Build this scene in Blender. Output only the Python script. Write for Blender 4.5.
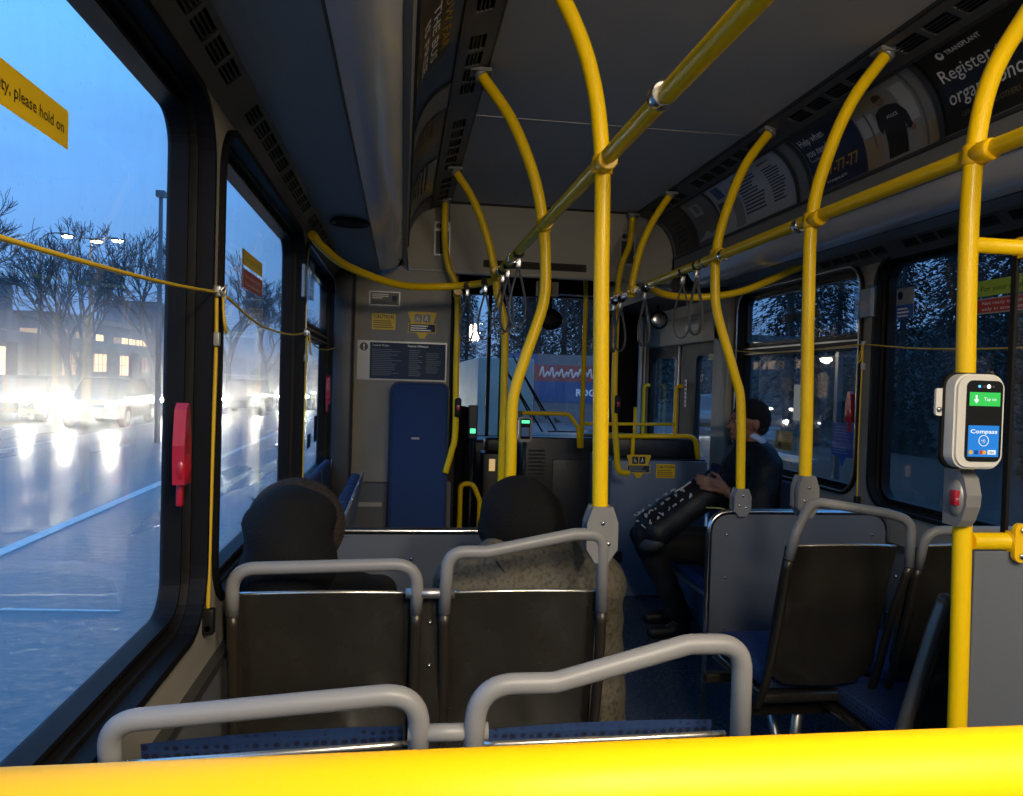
import bpy, bmesh, math, random
from mathutils import Vector, Matrix
from mathutils.geometry import tessellate_polygon
for _o in list(bpy.data.objects): bpy.data.objects.remove(_o)
SC = bpy.context.scene
COL = SC.collection
# ------------------------------------------------------------------ camera
YAW, PIT, ROL, FPX = math.radians(8.0), math.radians(1.23), math.radians(1.7), 780.0
_f = Vector((math.sin(YAW)*math.cos(PIT), math.cos(YAW)*math.cos(PIT), -math.sin(PIT)))
_r = Vector((math.cos(YAW), -math.sin(YAW), 0)); _u = _r.cross(_f)
_R = _r*math.cos(ROL)+_u*math.sin(ROL); _U = _u*math.cos(ROL)-_r*math.sin(ROL)
cam = bpy.data.cameras.new('camera'); cam.sensor_width = 36; cam.lens = FPX*36/1023
cam.clip_start = .02; cam.clip_end = 2000
camo = bpy.data.objects.new('camera', cam); COL.objects.link(camo)
camo.matrix_world = Matrix(((_R.x, _U.x, -_f.x, -.82), (_R.y, _U.y, -_f.y, 0), (_R.z, _U.z, -_f.z, 1.40), (0, 0, 0, 1)))
SC.camera = camo
SC.view_settings.view_transform = 'Standard'; SC.view_settings.look = 'None'
SC.view_settings.exposure = 0.12; SC.view_settings.gamma = 1.0; SC.view_settings.use_curve_mapping = False
SC.cycles.use_denoising = True
SC.cycles.max_bounces = 8; SC.cycles.transparent_max_bounces = 16
SC.cycles.sample_clamp_indirect = 4.0
# ------------------------------------------------------------------ dusk sky
W = bpy.data.worlds.new('dusk_sky'); SC.world = W; W.use_nodes = True
nt = W.node_tree; nt.nodes.clear()
def N(t, typ, **k):
    n = t.nodes.new(typ)
    for a, b in k.items(): setattr(n, a, b)
    return n
tc = N(nt, 'ShaderNodeTexCoord'); sep = N(nt, 'ShaderNodeSeparateXYZ'); nt.links.new(tc.outputs['Generated'], sep.inputs[0])
ramp = N(nt, 'ShaderNodeValToRGB'); cr = ramp.color_ramp
cr.elements[0].position = 0.0; cr.elements[0].color = (.15, .24, .42, 1)
cr.elements[1].position = .6; cr.elements[1].color = (.11, .40, .95, 1)
for p, c in ((.10, (.12, .27, .55, 1)), (.24, (.12, .34, .76, 1)), (.36, (.13, .43, .95, 1))):
    e = cr.elements.new(p); e.color = c
nt.links.new(sep.outputs[2], ramp.inputs[0])
mp = N(nt, 'ShaderNodeMapping'); mp.inputs['Scale'].default_value = (1, 1, 3.2); nt.links.new(tc.outputs['Generated'], mp.inputs[0])
noi = N(nt, 'ShaderNodeTexNoise'); noi.inputs['Scale'].default_value = 3.0; noi.inputs['Detail'].default_value = 5; nt.links.new(mp.outputs[0], noi.inputs[0])
cl = N(nt, 'ShaderNodeValToRGB'); cl.color_ramp.elements[0].position = .48; cl.color_ramp.elements[1].position = .72
cl.color_ramp.elements[0].color = (0, 0, 0, 1); cl.color_ramp.elements[1].color = (.55, .55, .55, 1); nt.links.new(noi.outputs[0], cl.inputs[0])
mx = N(nt, 'ShaderNodeMix', data_type='RGBA'); mx.inputs[7].default_value = (.10, .20, .42, 1)
nt.links.new(cl.outputs[0], mx.inputs[0]); nt.links.new(ramp.outputs[0], mx.inputs[6])
bg = N(nt, 'ShaderNodeBackground'); bg.inputs[1].default_value = 1.62
wo = N(nt, 'ShaderNodeOutputWorld'); nt.links.new(mx.outputs[2], bg.inputs[0]); nt.links.new(bg.outputs[0], wo.inputs[0])
# ------------------------------------------------------------------ lamps of the lit rear of the bus (ceiling strips behind the viewer)
def area(name, loc, rot, sx, sy, power, col):
    l = bpy.data.lights.new(name, 'AREA'); l.shape = 'RECTANGLE'; l.size = sx; l.size_y = sy; l.energy = power; l.color = col
    o = bpy.data.objects.new(name, l); o.location = loc; o.rotation_euler = rot; COL.objects.link(o); return o
LAMP_R = area('rear_ceiling_lamp', (.45, -.60, 2.30), (math.radians(20), 0, 0), .22, 1.0, 44, (1, .86, .66))
LAMP_L = area('rear_ceiling_lamp', (-.45, -.60, 2.30), (math.radians(20), 0, 0), .22, 1.0, 44, (1, .86, .66))
# ------------------------------------------------------------------ materials
MATS = {}
def mat(name, col, rough=.5, metal=0.0, coat=0.0, noise=0.0, nscale=8.0, bump=0.0, bscale=60.0, emit=None, estr=0.0, spec=.5, alpha=1.0, bdist=.01, sheen=0.0):
    if name in MATS: return MATS[name]
    m = bpy.data.materials.new(name); m.use_nodes = True; t = m.node_tree
    b = t.nodes['Principled BSDF']; c = (col[0], col[1], col[2], 1)
    b.inputs['Base Color'].default_value = c; b.inputs['Roughness'].default_value = rough
    b.inputs['Metallic'].default_value = metal; b.inputs['Coat Weight'].default_value = coat; b.inputs['Coat Roughness'].default_value = .12
    b.inputs['Specular IOR Level'].default_value = spec
    if sheen: b.inputs['Sheen Weight'].default_value = sheen
    tcn = N(t, 'ShaderNodeTexCoord')
    nz = N(t, 'ShaderNodeTexNoise'); nz.inputs['Scale'].default_value = nscale; nz.inputs['Detail'].default_value = 4
    t.links.new(tcn.outputs['Object'], nz.inputs[0])
    if noise:
        q = N(t, 'ShaderNodeMix', data_type='RGBA'); q.inputs[6].default_value = tuple(v*(1-noise) for v in col)+(1,)
        q.inputs[7].default_value = tuple(min(1, v*(1+noise)) for v in col)+(1,)
        t.links.new(nz.outputs[0], q.inputs[0]); t.links.new(q.outputs[2], b.inputs['Base Color'])
    mr = N(t, 'ShaderNodeMapRange'); mr.inputs[3].default_value = max(0, rough-.06); mr.inputs[4].default_value = min(1, rough+.06)
    t.links.new(nz.outputs[0], mr.inputs[0]); t.links.new(mr.outputs[0], b.inputs['Roughness'])
    if bump:
        n2 = N(t, 'ShaderNodeTexNoise'); n2.inputs['Scale'].default_value = bscale; n2.inputs['Detail'].default_value = 3
        t.links.new(tcn.outputs['Object'], n2.inputs[0])
        bp = N(t, 'ShaderNodeBump'); bp.inputs['Strength'].default_value = bump; bp.inputs['Distance'].default_value = bdist
        t.links.new(n2.outputs[0], bp.inputs['Height']); t.links.new(bp.outputs[0], b.inputs['Normal'])
    if emit:
        b.inputs['Emission Color'].default_value = (emit[0], emit[1], emit[2], 1); b.inputs['Emission Strength'].default_value = estr
    MATS[name] = m; return m
YEL = mat('yellow_powder_coat', (.96, .61, .001), .36, coat=.12, spec=.35, bump=.12, bscale=260, bdist=.002)
CHROME = mat('brushed_chrome', (.62, .62, .62), .22, 1.0)
ALU = mat('satin_aluminium', (.5, .5, .5), .38, .9)
YELBAR = mat('yellow_bar_deepened', (.84, .45, .001), .45, spec=.25, bump=.1, bscale=200, bdist=.002)  # same yellow, deepened to offset the strong light on the near bar
CLAMP = mat('clamp_yellow', (.90, .52, .001), .34, coat=.15)
GREYTUBE = mat('grey_plastic_tube', (.24, .235, .23), .42, bump=.1, bscale=300, bdist=.002)
BRACKET = mat('grey_cast_bracket', (.29, .285, .28), .38, .35)
BRONZE = mat('dark_bronze_frame', (.060, .050, .038), .36, .6)
SHELL = mat('worn_black_seat_shell', (.026, .023, .018), .25, noise=.3, nscale=9, bump=.35, bscale=3.5, coat=.6, bdist=.06)
SHELLEDGE = mat('polished_shell_edge', (.72, .68, .6), .25, .9)
BLACK = mat('black_rubber', (.005, .005, .005), .55, spec=.3)
BLACKGLOSS = mat('black_gloss_channel', (.010, .011, .013), .25, spec=.3)
FRAMEBLK = mat('black_window_frame', (.006, .006, .007), .5, spec=.12)
WALLM = mat('warm_grey_wall', (.26, .24, .20), .55, noise=.06, bump=.1, bscale=200, bdist=.003)
LOWWALL = mat('grey_lower_wall', (.11, .115, .12), .6, noise=.1, bump=.15, bscale=150, bdist=.003)
CEIL = mat('grey_ceiling_panel', (.50, .49, .46), .65, noise=.04, bump=.1, bscale=90, bdist=.003)
CEILDK = mat('charcoal_ceiling_panel', (.20, .205, .20), .55, noise=.05)
TRIMDK = mat('dark_trim', (.035, .035, .036), .45)
LEDGE = mat('grey_ledge', (.20, .20, .195), .4)
VENTM = mat('vent_frame', (.085, .085, .082), .5)
LENS = mat('unlit_light_lens', (.52, .53, .56), .2, coat=.6, noise=.08, nscale=3, bump=.2, bscale=2.5, bdist=.03)
GREYPAN = mat('blue_grey_laminate', (.11, .122, .145), .42, bump=.2, bscale=240, bdist=.002)
BLUEGREY = mat('blue_grey_moulding', (.13, .18, .26), .35, noise=.1)
FLOORM = mat('dark_blue_floor', (.055, .07, .095), .28, noise=.6, nscale=60, bump=.1, bscale=80)
NAVY = mat('navy_moulding', (.010, .014, .026), .4)
DASHM = mat('black_dash_plastic', (.008, .008, .010), .45)
WHITE = mat('white_print', (.75, .75, .75), .5)
OFFWHITE = mat('cream_plastic', (.72, .70, .64), .35)
SILVERP = mat('silver_sticker', (.34, .35, .36), .35, .3)
PBLACK = mat('black_print', (.008, .008, .009), .4)
PYEL = mat('yellow_sticker', (.78, .50, .01), .45)
PBLUE = mat('blue_sticker', (.025, .09, .38), .4)
PNAVY = mat('navy_poster', (.008, .016, .055), .35)
PRED = mat('red_sticker', (.35, .012, .018), .4)
PGREEN = mat('lime_sticker', (.30, .44, .03), .45)
PGREY = mat('slate_sticker', (.030, .048, .085), .55, spec=.2)
REDP = mat('red_plastic', (.36, .006, .02), .35, coat=.3)
CORD = mat('yellow_cord', (.62, .40, .02), .45)
STRAPM = mat('grey_strap', (.12, .12, .12), .45)
SKIN = mat('brown_skin', (.20, .085, .045), .5, bump=.1, bscale=90)
SKIN2 = mat('tan_skin', (.36, .18, .11), .5, bump=.1, bscale=90)
EYEW = mat('eye_white', (.3, .28, .26), .3)
HAIR = mat('black_hair', (.006, .005, .005), .5, bump=.6, bscale=120)
FUR = mat('brown_faux_fur', (.022, .015, .011), .8, bump=1.0, bscale=150, noise=.5, nscale=80)
HOODM = mat('black_jacket_cloth', (.006, .006, .007), .85, bump=.4, bscale=180, noise=.3, nscale=20, spec=.25)
BEANIE = mat("black_knit", (.006, .0055, .0055), .9, bump=.6, bscale=220, spec=.25)
PUFF = mat('navy_quilted_nylon', (.004, .006, .010), .6, spec=.2, bump=.4, bscale=25, bdist=.02)
TROUS = mat('black_trouser_cloth', (.006, .006, .007), .85, bump=.3, bscale=120)
SHOEM = mat('black_shoe_leather', (.008, .008, .008), .5)
LBLUE = mat('pale_blue_collar', (.30, .42, .60), .7)
BAGM = mat('black_backpack_nylon', (.007, .007, .008), .55, bump=.3, bscale=140)
BAGG = mat('dark_grey_backpack_base', (.05, .052, .052), .6)
CHALK = mat('off_white_print', (.45, .44, .40), .6)
DRUG = mat('fluorescent_tag', (.45, .5, .15), .6)

def fabric_mat():
    m = bpy.data.materials.new('blue_dotted_fabric'); m.use_nodes = True; t = m.node_tree; b = t.nodes['Principled BSDF']
    tcn = N(t, 'ShaderNodeTexCoord'); v = N(t, 'ShaderNodeTexVoronoi'); v.inputs['Scale'].default_value = 75; v.inputs['Randomness'].default_value = .25
    t.links.new(tcn.outputs['Object'], v.inputs['Vector'])
    r = N(t, 'ShaderNodeValToRGB'); r.color_ramp.elements[0].position = .30; r.color_ramp.elements[0].color = (.005, .010, .035, 1)
    r.color_ramp.elements[1].position = .42; r.color_ramp.elements[1].color = (.014, .042, .13, 1)
    t.links.new(v.outputs[0], r.inputs[0]); t.links.new(r.outputs[0], b.inputs['Base Color'])
    b.inputs['Roughness'].default_value = .85;     bp = N(t, 'ShaderNodeBump'); bp.inputs['Strength'].default_value = .4; bp.inputs['Distance'].default_value = .003
    t.links.new(v.outputs[0], bp.inputs['Height']); t.links.new(bp.outputs[0], b.inputs['Normal']); return m
FABRIC = fabric_mat()
def olive_mat():
    m = bpy.data.materials.new('olive_speckled_coat'); m.use_nodes = True; t = m.node_tree; b = t.nodes['Principled BSDF']
    tcn = N(t, 'ShaderNodeTexCoord'); v = N(t, 'ShaderNodeTexNoise'); v.inputs['Scale'].default_value = 95; v.inputs['Detail'].default_value = 5
    t.links.new(tcn.outputs['Object'], v.inputs[0])
    r = N(t, 'ShaderNodeValToRGB'); r.color_ramp.elements[0].position = .30; r.color_ramp.elements[0].color = (.03, .026, .018, 1)
    r.color_ramp.elements[1].position = .52; r.color_ramp.elements[1].color = (.098, .084, .055, 1)
    t.links.new(v.outputs[0], r.inputs[0]); t.links.new(r.outputs[0], b.inputs['Base Color']); b.inputs['Roughness'].default_value = .7
    n2 = N(t, 'ShaderNodeTexNoise'); n2.inputs['Scale'].default_value = 14; n2.inputs['Detail'].default_value = 5; t.links.new(tcn.outputs['Object'], n2.inputs[0])
    bp = N(t, 'ShaderNodeBump'); bp.inputs['Strength'].default_value = .6; bp.inputs['Distance'].default_value = .03
    t.links.new(n2.outputs[0], bp.inputs['Height']); t.links.new(bp.outputs[0], b.inputs['Normal']); return m
OLIVE = olive_mat()
def emis(name, col, s):
    if name in MATS: return MATS[name]
    m = bpy.data.materials.new(name); m.use_nodes = True; t = m.node_tree; t.nodes.clear()
    e = N(t, 'ShaderNodeEmission'); e.inputs[0].default_value = (col[0], col[1], col[2], 1); e.inputs[1].default_value = s
    o = N(t, 'ShaderNodeOutputMaterial'); t.links.new(e.outputs[0], o.inputs[0]); MATS[name] = m; return m
def glass_mat(name, tint, dirt, dcol, scatter, refl=1.0, streak=True):
    m = bpy.data.materials.new(name); m.use_nodes = True; t = m.node_tree; t.nodes.clear()
    o = N(t, 'ShaderNodeOutputMaterial'); tr = N(t, 'ShaderNodeBsdfTransparent'); tr.inputs[0].default_value = (tint[0], tint[1], tint[2], 1)
    gl = N(t, 'ShaderNodeBsdfGlossy'); gl.inputs['Roughness'].default_value = .02; gl.inputs[0].default_value = (refl, refl, refl, 1)
    lw = N(t, 'ShaderNodeLayerWeight'); lw.inputs[0].default_value = .5
    pw = N(t, 'ShaderNodeMath', operation='POWER'); pw.inputs[1].default_value = 4.5; t.links.new(lw.outputs['Facing'], pw.inputs[0])
    fr = N(t, 'ShaderNodeMapRange'); fr.inputs[3].default_value = .022; fr.inputs[4].default_value = .55; t.links.new(pw.outputs[0], fr.inputs[0])
    m1 = N(t, 'ShaderNodeMixShader'); t.links.new(fr.outputs[0], m1.inputs[0]); t.links.new(tr.outputs[0], m1.inputs[1]); t.links.new(gl.outputs[0], m1.inputs[2])
    last = m1
    if scatter:
        rf = N(t, 'ShaderNodeBsdfRefraction'); rf.inputs['IOR'].default_value = 1.12; rf.inputs['Roughness'].default_value = .35
        m2 = N(t, 'ShaderNodeMixShader'); m2.inputs[0].default_value = scatter; t.links.new(last.outputs[0], m2.inputs[1]); t.links.new(rf.outputs[0], m2.inputs[2]); last = m2
    if dirt:
        tcn = N(t, 'ShaderNodeTexCoord'); mpn = N(t, 'ShaderNodeMapping'); mpn.inputs['Scale'].default_value = (1, 1, .22 if streak else 1)
        t.links.new(tcn.outputs['Object'], mpn.inputs[0])
        nz = N(t, 'ShaderNodeTexNoise'); nz.inputs['Scale'].default_value = 22; nz.inputs['Detail'].default_value = 6; t.links.new(mpn.outputs[0], nz.inputs[0])
        r = N(t, 'ShaderNodeMapRange'); r.inputs[1].default_value = .35; r.inputs[2].default_value = .75; r.inputs[3].default_value = dirt*.45; r.inputs[4].default_value = dirt*1.8
        t.links.new(nz.outputs[0], r.inputs[0])
        v = N(t, 'ShaderNodeTexVoronoi'); v.inputs['Scale'].default_value = 26; t.links.new(tcn.outputs['Object'], v.inputs['Vector'])
        vr = N(t, 'ShaderNodeMapRange'); vr.inputs[1].default_value = .06; vr.inputs[2].default_value = .10; vr.inputs[3].default_value = dirt*3; vr.inputs[4].default_value = 0
        t.links.new(v.outputs[0], vr.inputs[0])
        ad = N(t, 'ShaderNodeMath', operation='ADD'); t.links.new(r.outputs[0], ad.inputs[0]); t.links.new(vr.outputs[0], ad.inputs[1])
        ts = N(t, 'ShaderNodeBsdfTranslucent'); ts.inputs[0].default_value = (dcol[0], dcol[1], dcol[2], 1)
        m3 = N(t, 'ShaderNodeMixShader'); t.links.new(ad.outputs[0], m3.inputs[0]); t.links.new(last.outputs[0], m3.inputs[1]); t.links.new(ts.outputs[0], m3.inputs[2]); last = m3
    t.links.new(last.outputs[0], o.inputs[0]); return m
GLASS_L = glass_mat('misted_window_glass', (.97, .98, .99), .035, (.75, .80, .85), 0)
GLASS_R = glass_mat('smoked_window_glass', (.74, .76, .78), .02, (.5, .5, .5), 0)
GLASS_F = glass_mat('windshield_glass', (.85, .87, .88), .02, (.6, .6, .6), 0)
GLASS_C = glass_mat('clear_partition_glass', (.9, .92, .93), .015, (.5, .5, .5), 0)
CLEAR = glass_mat('clear_acrylic', (.82, .85, .88), .06, (.6, .65, .7), 0)

# ------------------------------------------------------------------ mesh building
WLOC = {}
def rr(u0, v0, u1, v1, r, n=7):
    pts = []
    for cx, cy, a0 in ((u1-r, v1-r, 0), (u0+r, v1-r, 90), (u0+r, v0+r, 180), (u1-r, v0+r, 270)):
        for i in range(n+1):
            a = math.radians(a0+90*i/n); pts.append((cx+r*math.cos(a), cy+r*math.sin(a)))
    return pts
def rect(u0, v0, u1, v1): return [(u1, v1), (u0, v1), (u0, v0), (u1, v0)]
def circ(cu, cv, r, n=20): return [(cu+r*math.cos(2*math.pi*i/n), cv+r*math.sin(2*math.pi*i/n)) for i in range(n)]
def fillet(pts, r, n=8):
    P = [Vector(p) for p in pts]; out = [P[0]]
    for i in range(1, len(P)-1):
        a, b, c = P[i-1], P[i], P[i+1]; rad = r[i] if isinstance(r, (list, tuple)) else r
        d1 = (a-b); d2 = (c-b); l1, l2 = d1.length, d2.length; d1.normalize(); d2.normalize()
        ang = d1.angle(d2)
        if ang > math.pi-.02 or rad <= 0: out.append(b); continue
        t = min(rad/math.tan(ang/2), l1*.49, l2*.49)
        p0, p2 = b+d1*t, b+d2*t
        for k in range(n+1):
            s = k/n; out.append(p0*(1-s)**2+b*2*s*(1-s)+p2*s*s)
    out.append(P[-1]); return out
def smooth(pts, n=8):
    P = [Vector(p) for p in pts]; Q = [P[0]*2-P[1]]+P+[P[-1]*2-P[-2]]; out = []
    for i in range(1, len(Q)-2):
        for k in range(n):
            t = k/n; a, b, c, d = Q[i-1], Q[i], Q[i+1], Q[i+2]
            out.append(.5*((2*b)+(c-a)*t+(2*a-5*b+4*c-d)*t*t+(3*b-a-3*c+d)*t**3))
    out.append(P[-1]); return out
_TXT = {}
def text2d(s, bold=0.0):
    k = (s, bold)
    if k in _TXT: return _TXT[k]
    cu = bpy.data.curves.new('t', 'FONT'); cu.body = s; cu.size = 1.0; cu.offset = bold; cu.resolution_u = 2; cu.align_x = 'LEFT'
    o = bpy.data.objects.new('t', cu); COL.objects.link(o); bpy.context.view_layer.update()
    me = bpy.data.meshes.new_from_object(o.evaluated_get(bpy.context.evaluated_depsgraph_get()))
    vs = [(v.co.x, v.co.y) for v in me.vertices]; fs = [tuple(p.vertices) for p in me.polygons]
    bpy.data.objects.remove(o); bpy.data.curves.remove(cu); bpy.data.meshes.remove(me)
    w = max([v[0] for v in vs]+[.01]); _TXT[k] = (vs, fs, w); return _TXT[k]
class MB:
    def __init__(s): s.v = []; s.f = []; s.m = []; s.s = []; s.mats = []
    def mi(s, m):
        if m not in s.mats: s.mats.append(m)
        return s.mats.index(m)
    def add(s, vs, fs, m, sm=False):
        b = len(s.v); s.v += [tuple(v) for v in vs]; k = s.mi(m)
        for f in fs: s.f.append(tuple(i+b for i in f)); s.m.append(k); s.s.append(sm)
        return s
    def box(s, x0, y0, z0, x1, y1, z1, m, bev=0.0):
        if bev:
            bm = bmesh.new(); bmesh.ops.create_cube(bm, size=1)
            for v in bm.verts: v.co = Vector(((x0+x1)/2+v.co.x*(x1-x0), (y0+y1)/2+v.co.y*(y1-y0), (z0+z1)/2+v.co.z*(z1-z0)))
            bmesh.ops.bevel(bm, geom=list(bm.edges), offset=bev, segments=3, profile=.5, affect='EDGES')
            bm.verts.index_update(); s.add([v.co for v in bm.verts], [[v.index for v in f.verts] for f in bm.faces], m, True); bm.free(); return s
        vs = [(x0, y0, z0), (x1, y0, z0), (x1, y1, z0), (x0, y1, z0), (x0, y0, z1), (x1, y0, z1), (x1, y1, z1), (x0, y1, z1)]
        return s.add(vs, [(0, 3, 2, 1), (4, 5, 6, 7), (0, 1, 5, 4), (1, 2, 6, 5), (2, 3, 7, 6), (3, 0, 4, 7)], m)
    def xf(s, M, i0=0):
        for i in range(i0, len(s.v)): s.v[i] = tuple(M @ Vector(s.v[i]))
        return s
    def tube(s, pts, r, m, n=14, closed=False, flat=None, caps=True):
        P = [Vector(p) for p in pts]; K = len(P); R = r if isinstance(r, (list, tuple)) else [r]*K
        T = []
        for i in range(K):
            a = P[(i-1) % K] if (closed or i > 0) else P[i]; b = P[(i+1) % K] if (closed or i < K-1) else P[i]
            T.append((b-a).normalized())
        up = Vector((0, 0, 1)) if abs(T[0].z) < .9 else Vector((0, 1, 0))
        nn = (up-T[0]*up.dot(T[0])).normalized(); vs = []
        for i in range(K):
            nn = (nn-T[i]*nn.dot(T[i])).normalized(); bb = T[i].cross(nn)
            for k in range(n):
                a = 2*math.pi*k/n; ca, sa = math.cos(a), math.sin(a)
                if flat: vs.append(P[i]+nn*ca*R[i]*flat[0]+bb*sa*R[i]*flat[1])
                else: vs.append(P[i]+(nn*ca+bb*sa)*R[i])
        fs = []
        for i in range(K if closed else K-1):
            for k in range(n):
                a, b = i*n+k, i*n+(k+1) % n; c, d = ((i+1) % K)*n+(k+1) % n, ((i+1) % K)*n+k
                fs.append((a, b, c, d))
        s.add(vs, fs, m, True)
        if caps and not closed:
            b0 = len(s.v)-len(vs); k = s.mi(m)
            s.f.append(tuple(b0+i for i in range(n))[::-1]); s.m.append(k); s.s.append(False)
            s.f.append(tuple(b0+(K-1)*n+i for i in range(n))); s.m.append(k); s.s.append(False)
        return s
    def cyl(s, a, b, r, m, n=16): return s.tube([a, b], r, m, n)
    def ball(s, c, r, m, nu=16, nv=10, M=None):
        R = r if isinstance(r, (list, tuple)) else (r, r, r); vs = []; fs = []
        for j in range(nv+1):
            p = math.pi*j/nv
            for i in range(nu):
                a = 2*math.pi*i/nu; q = Vector((R[0]*math.sin(p)*math.cos(a), R[1]*math.sin(p)*math.sin(a), R[2]*math.cos(p)))
                if M: q = M @ q
                vs.append(q+Vector(c))
        for j in range(nv):
            for i in range(nu): fs.append((j*nu+i, (j+1)*nu+i, (j+1)*nu+(i+1) % nu, j*nu+(i+1) % nu))
        return s.add(vs, fs, m, True)
    def plate(s, outer, holes, h0, h1, fn, m):
        loops = [outer]+list(holes)
        tri = tessellate_polygon([[Vector((a, b, 0)) for a, b in L] for L in loops])
        flat = [p for L in loops for p in L]; n = len(flat)
        vs = [fn(u, v, h0) for u, v in flat]+[fn(u, v, h1) for u, v in flat]
        fs = [tuple(t) for t in tri]+[tuple(i+n for i in t[::-1]) for t in tri]; b = 0
        for L in loops:
            k = len(L)
            for i in range(k): fs.append((b+i, b+(i+1) % k, n+b+(i+1) % k, n+b+i))
            b += k
        return s.add(vs, fs, m)
    def grid(s, u0, u1, nu, v0, v1, nv, h, fn, m, sm=True):
        vs = [fn(u0+(u1-u0)*i/nu, v0+(v1-v0)*j/nv, h) for j in range(nv+1) for i in range(nu+1)]
        fs = [(j*(nu+1)+i, j*(nu+1)+i+1, (j+1)*(nu+1)+i+1, (j+1)*(nu+1)+i) for j in range(nv) for i in range(nu)]
        return s.add(vs, fs, m, sm)
    def text(s, t, u, v, size, h, fn, m, bold=0.0, width=None, align='L'):
        vs, fs, w = text2d(t, bold); k = size; kx = size if width is None else width/w
        if align == 'C': u -= w*kx/2
        return s.add([fn(u+a*kx, v+b*k, h) for a, b in vs], fs, m)
    def lines(s, u0, u1, v1, v0, n, h, fn, m, seed=1, fill=.45):
        rnd = random.Random(seed); dv = (v1-v0)/n
        for i in range(n):
            y = v1-dv*(i+.5); ue = u0+(u1-u0)*(.6+.4*rnd.random())
            s.plate(rect(u0, y-dv*fill/2, ue, y+dv*fill/2), [], h, h+.0002, fn, m)
        return s
    def build(s, name, parent=None, loc=None):
        me = bpy.data.meshes.new(name); o = bpy.data.objects.new(name, me); COL.objects.link(o)
        if parent is not None: o.parent = parent; base = WLOC[parent.name]; o_loc = Vector((0, 0, 0)); wl = base
        else:
            wl = Vector(loc) if loc is not None else Vector((0, 0, 0)); base = wl; o.location = wl
        WLOC[o.name] = Vector(wl)
        me.from_pydata([tuple(Vector(v)-base) for v in s.v], [], s.f)
        for m in s.mats: me.materials.append(m)
        me.polygons.foreach_set('material_index', s.m); me.polygons.foreach_set('use_smooth', s.s)
        me.validate(); me.update()
        bm = bmesh.new(); bm.from_mesh(me); bmesh.ops.recalc_face_normals(bm, faces=bm.faces); bm.to_mesh(me); bm.free()
        return o
def tag(o, label=None, cat=None, group=None, kind=None):
    if label: o['label'] = label
    if cat: o['category'] = cat
    if group: o['group'] = group
    if kind: o['kind'] = kind
    return o
def thing(name, loc, label, cat, group=None):
    o = bpy.data.objects.new(name, None); COL.objects.link(o); o.location = loc; o.empty_display_size = .05; WLOC[o.name] = Vector(loc)
    return tag(o, label, cat, group)
def struct(mb, name, parent=None):
    o = mb.build(name, parent)
    if parent is None: o['kind'] = 'structure'
    return o
def centre(mb):
    xs = [v[0] for v in mb.v]; ys = [v[1] for v in mb.v]; zs = [v[2] for v in mb.v]
    return ((min(xs)+max(xs))/2, (min(ys)+max(ys))/2, min(zs))
def single(mb, name, label, cat, group=None): return tag(mb.build(name, None, centre(mb)), label, cat, group)
def copy_tree(o, parent=None):
    c = o.copy(); COL.objects.link(c); c.parent = parent
    for ch in [x for x in bpy.data.objects if x.parent == o]: copy_tree(ch, c)
    return c
def planeX(x, s): return lambda u, v, h: (x+s*h, u, v)                 # u = y, v = z, h = out of the wall
def planeY(y, s=-1): return lambda u, v, h: (u, y+s*h, v)              # u = x, v = z, h towards the viewer
def blob(parts, vox, it=6, disp=None):
    """one continuous surface round tapered limbs and ellipsoids: returns (verts, faces)"""
    mb = MB(); m = SKIN
    for p in parts:
        if p[0] == 'c':
            _, a, b, ra, rb = p; a = Vector(a); b = Vector(b); n = 5
            mb.tube([a.lerp(b, i/n) for i in range(n+1)], [ra+(rb-ra)*i/n for i in range(n+1)], m, 14)
            mb.ball(a, ra, m, 14, 10); mb.ball(b, rb, m, 14, 10)
        else:
            _, c, r = p[:3]; M = p[3] if len(p) > 3 else None; mb.ball(c, r, m, 20, 14, M)
    o = mb.build('tmp'); md = o.modifiers.new('r', 'REMESH'); md.mode = 'VOXEL'; md.voxel_size = vox
    sm = o.modifiers.new('s', 'SMOOTH'); sm.factor = .5; sm.iterations = it
    bpy.context.view_layer.update()
    me = bpy.data.meshes.new_from_object(o.evaluated_get(bpy.context.evaluated_depsgraph_get()))
    vs = [v.co.copy() for v in me.vertices]
    if disp: vs = [vs[i]+me.vertices[i].normal*disp(vs[i]) for i in range(len(vs))]
    fs = [tuple(p.vertices) for p in me.polygons]
    bpy.data.objects.remove(o); bpy.data.meshes.remove(me); return vs, fs
def blob_obj(name, parts, vox, m, parent, it=6, disp=None):
    vs, fs = blob(parts, vox, it, disp); mb = MB(); mb.add(vs, fs, m, True); return mb.build(name, parent)
# ================================================================== THE BUS SHELL
XW = 1.22; YB = 4.65
EX = lambda u, v, h: (u, h, v)                       # profile in x/z pushed along y
def ring(mb, o, w, r, h0, h1, fn, m):
    (a, b, c, d) = o; mb.plate(rr(a, b, c, d, r), [rr(a+w, b+w, c-w, d-w, max(.01, r-w))], h0, h1, fn, m)
WL = [(-1.45, .84, -.10, 1.96), (-.03, .872, 1.682, 1.952), (1.757, .875, 3.165, 1.955), (3.19, .86, 4.56, 1.95)]
WR = [(-1.45, .90, .2, 1.99), (1.86, .90, 3.17, 1.99), (3.25, .92, 4.58, 1.99)]
def wall(name, x, s, wins, extra):
    fn = lambda u, v, h: (x+s*h, u, v); mb = MB()
    holes = [rr(a+.004, b+.004, c-.004, d-.004, .13) for a, b, c, d in wins]+extra
    mb.plate(rect(-2.1, -.3, 6.75, 2.56), holes, 0, .068, fn, WALLM)
    return struct(mb, name)
wl = wall('wall_left', -XW, -1, WL, [rect(4.85, .95, 6.35, 1.95)])
wr = wall('wall_right', XW, 1, WR, [rect(4.86, .02, 6.38, 1.72)])
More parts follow.
